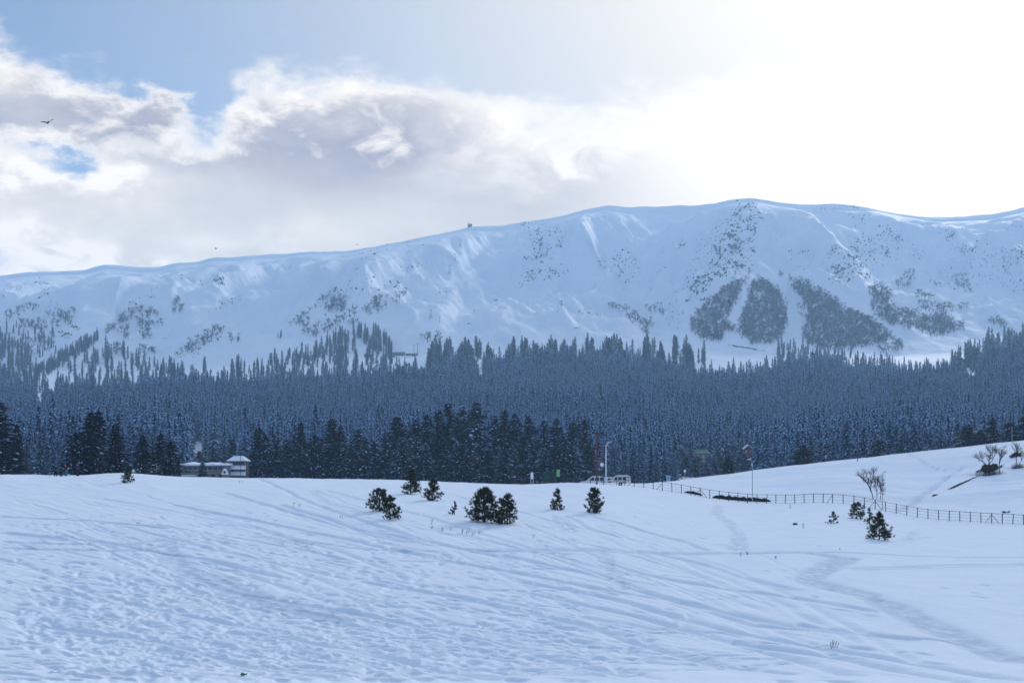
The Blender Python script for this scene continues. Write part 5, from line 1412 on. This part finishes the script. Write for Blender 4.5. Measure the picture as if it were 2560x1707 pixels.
X, Y, z = base_at(592, 378.0); k_ = 378 / F
zt = lambda py: (HZ - py) * k_ + CAMZ - z
e = empty('tower_house', (X, Y, z), 'brown tower house with snowy hipped roof and snowy lower eaves', 'building')
w0 = 42 * k_
MB().box((0, 2.6, zt(1152) / 2 - .2), (w0, 5.2, zt(1152) + .4)).build('wall', M_WOODW, e)
def hip(name, zb, zt_, wb, wt, db, dt, par, m, yc=2.6):
    V = [(-wb, yc - db, zb), (wb, yc - db, zb), (wb, yc + db, zb), (-wb, yc + db, zb), (-wt, yc - dt, zt_), (wt, yc - dt, zt_), (wt, yc + dt, zt_), (-wt, yc + dt, zt_)]
    return MB().add(V, [(3, 2, 1, 0), (4, 5, 6, 7), (0, 1, 5, 4), (1, 2, 6, 5), (2, 3, 7, 6), (3, 0, 4, 7)]).build(name, m, par)
hip('roof', zt(1152), zt(1139), w0 / 2 + .55, w0 / 2 - 1.2, 3.4, 1.2, e, M_ROOFS); hip('eaves', zt(1152) - .12, zt(1152) - .01, w0 / 2 + .5, w0 / 2 + .5, 3.3, 3.3, e, M_WOODW)
V = [(-w0 / 2 - .1, -1.0, zt(1173)), (w0 / 2 + .1, -1.0, zt(1173)), (w0 / 2 + .1, -.02, zt(1163)), (-w0 / 2 - .1, -.02, zt(1163)), (-w0 / 2 - .1, -.02, zt(1173)), (w0 / 2 + .1, -.02, zt(1173))]
MB().add(V, [(0, 1, 2, 3), (0, 3, 4), (1, 5, 2), (0, 4, 5, 1)][:1] + [(0, 4, 5, 1)]).add(V, [(0, 3, 4), (1, 5, 2)]).build('skirt_roof', M_ROOFS, e)
V2 = [(a, b, c - (zt(1173) - zt(1188))) for a, b, c in V]; MB().add(V2, [(0, 1, 2, 3), (0, 4, 5, 1)]).add(V2, [(0, 3, 4), (1, 5, 2)]).build('porch_roof', M_ROOFS, e)
for x in (-1.35, .1, 1.35):
    w_ = MB().box((x, -.02, zt(1157.5)), (.6, .1, .62)).build('window', M_GLASS, e); MB().box((x, -.08, zt(1157.5) - .36), (.74, .08, .07)).build('sill', M_BAND, w_)
for x in (-1.1, 1.1):
    w_ = MB().box((x, -.02, zt(1178)), (.62, .1, .72)).build('window', M_GLASS, e); MB().tube((x, -.06, zt(1178) + .36), (x, .02, zt(1178) + .36), .31, .31, 12).build('arch', M_GLASS, w_)
for x in (-w0 / 2, w0 / 2): MB().box((x, -.02, zt(1152) / 2), (.16, .16, zt(1152))).build('corner_post', M_BAND, e)

X, Y, z = base_at(358, 345.0); k_ = 345 / F; zt = lambda py: (HZ - py) * k_ + CAMZ - z
e = empty('shed', (X, Y, z), 'low shed with a snowy pitched roof seen behind the thin fir', 'shed')
MB().box((0, 2.5, zt(1178) / 2), (5.6, 4.6, zt(1178))).build('wall', M_WOODW, e)
MB().add([(-3.2, -.3, zt(1180)), (3.2, -.3, zt(1179)), (2.6, 2.5, zt(1160)), (-2.2, 2.5, zt(1161)), (-3.2, 5.2, zt(1180)), (3.2, 5.2, zt(1179))], [(0, 1, 2, 3), (3, 2, 5, 4), (0, 4, 5, 1)]).add([(-3.2, -.3, zt(1180)), (-2.2, 2.5, zt(1161)), (-3.2, 5.2, zt(1180))], [(0, 1, 2)]).add([(3.2, -.3, zt(1179)), (2.6, 2.5, zt(1160)), (3.2, 5.2, zt(1179))], [(2, 1, 0)]).build('roof_snow', M_ROOFS, e)
X, Y, z = base_at(601, 330.0); h = (HZ - 1128) / F * 330 + CAMZ - z
e = empty('utility_pole', (X, Y, z), 'thin dark pole in front of the tower house', 'pole'); MB().tube((0, 0, -.5), (0, 0, h), .07, .05, 6).build('pole', M_METAL, e)
for q in (.25, .6): MB().box((0, 0, h - q), (.8, .06, .06)).build('crossbar', M_METAL, e)
# dead snag left of the skiers
X, Y, z = base_at(64, 285.0); h = (HZ - 1100) / F * 285 + CAMZ - z
e = empty('dead_tree', (X, Y, z), 'dead bare trunk standing between the slim fir and the skiers', 'dead tree'); MB().tube((0, 0, -.5), (.15, 0, h * .55), .26, .17, 7).tube((.15, 0, h * .55), (.25, 0, h), .17, .03, 7).build('trunk', M_BARK, e)
for i in range(9):
    q = h * (.4 + .06 * i); a = i * 2.3; MB().tube((.15, 0, q), (.15 + math.cos(a) * .9, math.sin(a) * .9, q - .15), .04, .01, 4).build('branch', M_BARK, e)
X, Y, z = base_at(187, 262.0); zt = lambda py: (HZ - py) * 262 / F + CAMZ
o = MB().path([(0, 0, -1.4), (.02, 0, .6), (.12, 0, 1.6), (.32, 0, 2.3), (.24, 0, 2.9), (.3, 0, 3.2)], .06, 5).tube((.12, 0, 1.5), (-.3, 0, 2.0), .03, .01, 4).build('dead_tip', M_BARK, dead_top)
o.matrix_parent_inverse = Matrix.LocRotScale(dead_top.location, dead_top.rotation_euler, dead_top.scale).inverted(); o.location = (X + .1, Y - .2, zt(1085)); o['label'] = 'bare curved dead tip'

# houses among the trees on the right
def house(px, D, w, d, pt, pe_, label, wall, roof, rz=0.0, gable=False, win=3):
    X, Y, z = base_at(px, D); k_ = D / F; ze = (HZ - pe_) * k_ + CAMZ - z; zt_ = (HZ - pt) * k_ + CAMZ - z
    e = empty('house', (X, Y, z), label, 'house', None, rz)
    MB().box((0, d / 2, ze / 2 - .2), (w, d, ze + .4)).build('wall', wall, e)
    if gable:
        MB().add([(-w / 2, 0, ze), (w / 2, 0, ze), (0, 0, zt_), (-w / 2, d, ze), (w / 2, d, ze), (0, d, zt_)], [(0, 1, 2), (5, 4, 3)]).build('gable', wall, e)
        r_ = MB()
        for s_ in (-1, 1):
            a = (s_ * (w / 2 + .35), ze - .25); b = (0, zt_ + .05)
            r_.add([(a[0], -.5, a[1]), (b[0], -.5, b[1]), (b[0], d + .4, b[1]), (a[0], d + .4, a[1]), (a[0], -.5, a[1] + .3), (b[0], -.5, b[1] + .35), (b[0], d + .4, b[1] + .35), (a[0], d + .4, a[1] + .3)], [(0, 1, 5, 4), (4, 5, 6, 7), (2, 3, 7, 6), (0, 4, 7, 3), (0, 3, 2, 1)])
        r_.build('roof', roof, e)
    else:
        MB().add([(-w / 2 - .4, -.6, ze - .1), (w / 2 + .4, -.6, ze - .1), (w / 2 - .6, d / 2, zt_), (-w / 2 + .6, d / 2, zt_), (-w / 2 - .4, d + .5, ze - .1), (w / 2 + .4, d + .5, ze - .1)], [(0, 1, 2, 3), (3, 2, 5, 4), (0, 4, 5, 1)]).add([(-w / 2 - .4, -.6, ze - .1), (-w / 2 + .6, d / 2, zt_), (-w / 2 - .4, d + .5, ze - .1)], [(0, 1, 2)]).add([(w / 2 + .4, -.6, ze - .1), (w / 2 - .6, d / 2, zt_), (w / 2 + .4, d + .5, ze - .1)], [(2, 1, 0)]).build('roof', roof, e)
    for r0 in (1.1, 3.6):
        if ze - r0 < .6: continue
        for x in np.linspace(-w / 2 + .8, w / 2 - .8, win):
            w_ = MB().box((x, -.03, ze - r0), (.8, .1, 1.0)).build('window', M_WHITEP, e); MB().box((x, -.09, ze - r0), (.6, .04, .8)).build('pane', M_GLASS if (x > 0) else M_GALV, w_)
        MB().box((0, -.06, ze - r0 - .9), (w + .1, .14, .2)).build('band', M_BAND, e)
    return e


house(1758, 590, 5.8, 6, 1124, 1133, 'pink house with a bright green roof among the snowy firs', M_PINK, M_GREENR, 0, False, 3)
house(1724, 600, 4.4, 5, 1128, 1136, 'low pink house wing half hidden by firs, left of the bright green roof', M_PINK, M_GREENR, .1, False, 2)
house(1806, 604, 7.0, 5, 1131, 1138, 'pale pink house half hidden by firs, right of the bright green roof', M_PINK, M_GREENR, -.08, False, 4)
house(1871, 600, 3.5, 5, 1113, 1122, 'narrow red gabled house with snowy roof among the firs', M_RED, M_ROOFS, 0.0, True, 2)
house(1849, 606, 2.4, 3, 1124, 1129, 'small red annex with dark green roof left of the gabled house', M_RED, M_TEALR, 0, False, 1)
for i, (px, pt, D, w) in enumerate([(1738, 1146, 520, 26), (1716, 1140, 530, 26), (1782, 1146, 515, 24), (1800, 1140, 540, 28), (1830, 1136, 540, 26), (1848, 1142, 530, 22), (1858, 1150, 510, 20), (1884, 1146, 530, 24), (1700, 1120, 560, 30), (1892, 1120, 560, 28), (1765, 1158, 500, 22), (1835, 1112, 590, 26), (1726, 1128, 560, 30), (1745, 1140, 545, 26), (1793, 1126, 570, 30), (1815, 1124, 575, 30), (1772, 1140, 540, 26), (1824, 1134, 560, 28), (1708, 1126, 570, 28), (1862, 1136, 560, 24), (1853, 1120, 585, 22)]):
    place_fir(px, pt, D, w * 1.3, [6, 7][i % 2], 'small snowy fir ' + ('left of the bright green roof' if px < 1735 else 'below the bright green roof' if px < 1785 else 'between the pink houses and the red annex' if px < 1840 else 'beside the red annex' if px < 1866 else 'right of the red gabled house'), 'small firs before the forest houses')
# booth and dish on the hill edge
X, Y, z = gz(1671, 262); zt_ = (HZ - 1177) / F * 262 + CAMZ
e = empty('booth', (X, Y, z), 'tiny light blue booth on the hill edge before the forest', 'booth'); hb = min(max(zt_ - z, .8), 1.1)
MB().box((0, 0, hb * .4), (.7, .6, hb * .85)).build('wall', M_LBLUE, e); MB().prism([(-.5, hb * .78), (.5, hb * .78), (.28, hb), (-.28, hb)], -.45, .45).build('roof', M_LBLUE, e); MB().box((.0, -.31, hb * .45), (.3, .03, hb * .5)).build('door', M_GALV, e)
X, Y, z = gz(1712, 275); zt_ = (HZ - 1177) / F * 275 + CAMZ
e = empty('satellite_dish', (X, Y, z), 'small white dish on a post at the hill edge right of the booth', 'dish'); hb = max(zt_ - z, .6)
MB().tube((0, 0, -.3), (0, 0, hb), .03, n=6).build('post', M_GALV, e); MB().ball((0, -.05, hb), (.26, .09, .26), 12, 6).build('bowl', M_WHITEP, e, True)

# ------------------------------------------------------------------ lift towers, station huts on the bench and summit
def lattice(px, py, hpx, label, tee=False):
    X, Y = at_far([px], [py]); X, Y = float(X[0]), float(Y[0]); z = float(zf(X, Y)); h = hpx / F * Y
    e = empty('lift_tower', (X, Y, z), label, 'lift tower', 'gondola towers on the mountain'); r_ = .006 * h + .12
    if tee:
        MB().tube((0, 0, -2), (0, 0, h), r_ * 2.2, r_ * 1.6, 8).build('mast', M_GALV2, e); MB().box((0, 0, h * .98), (h * .34, 1.2, r_ * 2)).build('crossarm', M_GALV2, e)
    else:
        for s_ in (-1, 1):
            MB().tube((s_ * h * .17, 0, -2), (s_ * h * .03, 0, h), r_ * 1.5, r_, 6).build('leg', M_GALV2, e)
        for q in (.18, .42, .66): MB().box((0, 0, h * q), (h * .34 * (1 - q * .8), r_ * 1.6, r_ * 1.6)).build('strut', M_GALV2, e)
        MB().tube((-h * .15, 0, h * .05), (h * .12, 0, h * .4), r_, n=5).build('brace', M_GALV2, e); MB().tube((h * .15, 0, h * .05), (-h * .12, 0, h * .4), r_, n=5).build('brace', M_GALV2, e)
        MB().box((0, 0, h), (h * .26, 1.4, r_ * 2.4)).build('crossarm', M_GALV2, e)
    for s_ in (-1, 1): MB().box((s_ * h * .13, 0, h * .985 - r_ * 2), (r_ * 1.5, 2.4, r_ * 2)).build('sheave', M_METAL, e)


M_GALV2 = mat('weathered_steel', (0.07, 0.08, 0.10), 0.6)
for px, py, hp, lb, te in [(1077, 797, 23, 'lowest A-shaped lift tower on the open slope', False), (1124, 687, 23, 'largest A-shaped lift tower halfway up the slope', False), (1137, 652, 17, 'A-shaped lift tower just above the largest one', False),
                           (1150, 615, 12, 'highest lift tower, close below the ridge', False), (1099, 735, 15, 'small A-shaped lift tower in the middle of the slope', False), (1116, 746, 17, 'T-shaped lift tower in the middle of the slope', True), (1099, 806, 15, 'lowest T-shaped lift tower on the open slope', True),
                           (1035, 886, 24, 'thin lift tower standing among the bench huts', True), (1044, 884, 26, 'second thin lift tower beside the first among the bench huts', True)]:
    lattice(px, py, hp, lb, te)


def hut(px, py, w, dth, hh, roof, wall, label, rh=.45):
    X, Y = at_far([px], [py]); X, Y = float(X[0]), float(Y[0]); z = float(zf(X, Y)); w = w / F * Y; hh = hh / F * Y
    e = empty('mountain_hut', (X, Y, z), label, 'hut', 'huts of the mountain station')
    MB().box((0, dth / 2, hh * (1 - rh) / 2 - 1), (w, dth, hh * (1 - rh) + 2)).build('wall', wall, e)
    MB().prism([(-dth / 2 - 1, hh * (1 - rh)), (dth / 2 + 1, hh * (1 - rh)), (0, hh)], -w / 2 - .8, w / 2 + .8).build('roof', roof, e, loc=(0, dth / 2, 0)).rotation_euler = (0, 0, R(90))
    for x in np.linspace(-w / 2 + 1.5, w / 2 - 1.5, max(2, int(w / 4))): MB().box((x, -.06, hh * (1 - rh) * .5), (1.4, .2, hh * .25)).build('window', M_GLASS, e)


hut(992, 889, 38, 9, 10, M_TEALR, M_WOODW, 'largest teal-roofed hut on the bench', .6)
hut(974, 893, 24, 7, 7, M_TEALR, M_WOODW, 'lower teal-roofed hut left of the largest one', .6)
hut(920, 894, 17, 8, 10, M_DGREEN, M_DGREEN, 'small dark green gabled hut below the treeline spur', .7)
hut(1021, 889, 12, 6, 6, M_WOODW, M_WOODW, 'small brown hut right of the largest teal roof', .5)
hut(1036, 890, 14, 6, 7, M_WOODW, M_RED, 'reddish hut at the foot of the thin lift towers', .5)
X, Y = (1173 - 1280) / F * DR, DR; z = float(zf(X, Y))
e = empty('summit_station', (X, Y, z), 'tiny lift station with a mast on the ridge skyline', 'building')
MB().box((2, 0, 3), (13, 9, 9)).build('wall', M_WOODW, e); MB().prism([(-6, 7.5), (10, 7.5), (8, 10), (-4, 9.5)], -5.5, 5.5).build('roof', M_TEALR, e); MB().tube((-4, 0, 2), (-4, 0, 16), .7, .5, 6).build('mast', M_GALV2, e); MB().box((-4, 0, 15), (5, 1.2, 1.2)).build('crossarm', M_GALV2, e)

# ------------------------------------------------------------------ dry stalks poking through the snow
WEED = [(735, 1264, 9), (748, 1266, 8), (852, 1296, 8), (1078, 1311, 15), (1080, 1321, 7), (1107, 1328, 9), (1127, 1326, 8), (1155, 1332, 11), (1167, 1334, 9), (1172, 1326, 9), (1183, 1339, 9), (1199, 1334, 8), (1854, 1390, 12), (1868, 1386, 6), (2085, 1618, 16), (1332, 1344, 8), (2008, 1320, 14), (1976, 1270, 10), (2100, 1374, 4), (1940, 1396, 7), (600, 1208, 8), (606, 1207, 7)]
WL = ['dry weed tuft left of the forked young pine, the left one of two', 'dry weed tuft left of the forked young pine, the right one of two', 'lone dry weed below and left of the forked young pine',
      'tall single dry stalk below the thin sapling', 'short dry weed right under the tall single stalk', 'dry weed tuft, third from left in the row below the widest pine', 'dry weed tuft, fourth from left in the row below the widest pine',
      'dry stalks, fifth from left in the row below the widest pine', 'dry stalks, sixth from left in the row below the widest pine', 'dry stalk, highest on the snow in the row below the widest pine', 'bushy dry weed, lowest in the row below the widest pine', 'dry stalk at the right end of the row below the widest pine',
      'dark dry weed where the footprints meet the long path', 'tiny dry weed right of the dark one by the long path', 'tall dry weed alone on the open snow at lower right', 'tiny dry weed right of and below the airy young pine',
      'tall thin dry stalk beside the little thawed spot', 'thin dry stalk just below the fence and long hedge', 'tiny dry speck of weed below the pointed young pine', 'small dry weed on the snow right of the long path bend', 'dry weed on the crest below the tower house, the left one', 'dry weed on the crest below the tower house, the right one']
for i, (px, py, hp) in enumerate(WEED):
    X, Y = at_near(px, py, 40, 205); z = float(zn(X, Y)); h = hp / F * Y; g = random.Random(i); b = MB()
    for _ in range(5 if i % 3 else 3):
        x = g.gauss(0, .06); t_ = np.array([x + g.gauss(0, .22) * h, g.gauss(0, .1), h * g.uniform(.6, 1.1)])
        b.tube((x, 0, -.1), tuple(t_), .010, .005, 4); b.tube(tuple(t_ * .7), tuple(t_ * .7 + np.array([g.gauss(0, .1), 0, .10])), .006, .003, 3); b.ball(tuple(t_), (.014, .014, .03), 5, 4)
    tag(b.build('dry_weed', M_STRAW, None, False, (X, Y, z)), WL[i], 'weed', 'dry weeds')
X, Y = at_near(607, 1687, 38, 100); b = MB().ball((0, 0, .03), (.07, .05, .04), 8, 5).tube((.06, 0, .03), (.12, .01, .04), .02, .02, 6)
tag(b.build('plastic_bottle', M_GREENR, None, True, (X, Y, float(zn(X, Y)))), 'tiny green plastic bottle lying on the snow near the bottom edge', 'bottle')
# ------------------------------------------------------------------ the air
def closed_box(name, x0, x1, y0, y1, z0, z1):
    V = np.array([(x, y, z) for z in (z0, z1) for x, y in ((x0, y0), (x1, y0), (x1, y1), (x0, y1))], float)
    return mesh_np(name, V, np.array([(3, 2, 1, 0), (4, 5, 6, 7), (0, 1, 5, 4), (1, 2, 6, 5), (2, 3, 7, 6), (3, 0, 4, 7)]), smooth=False)


hm = bpy.data.materials.new('haze_air'); hm.use_nodes = True; t = hm.node_tree; t.nodes.clear()
ho = t.nodes.new('ShaderNodeOutputMaterial'); pv = t.nodes.new('ShaderNodeVolumePrincipled')
pv.inputs['Color'].default_value = (0.48, 0.74, 1.0, 1); pv.inputs['Density'].default_value = 1.25e-4
pv.inputs['Anisotropy'].default_value = 0.25
t.links.new(pv.outputs[0], ho.inputs['Volume'])
hz_me = closed_box('haze', -7800, 7800, -7800, 7800, -60, 905)
hz_me.materials.append(hm)
obj('haze', hz_me, kind='stuff')
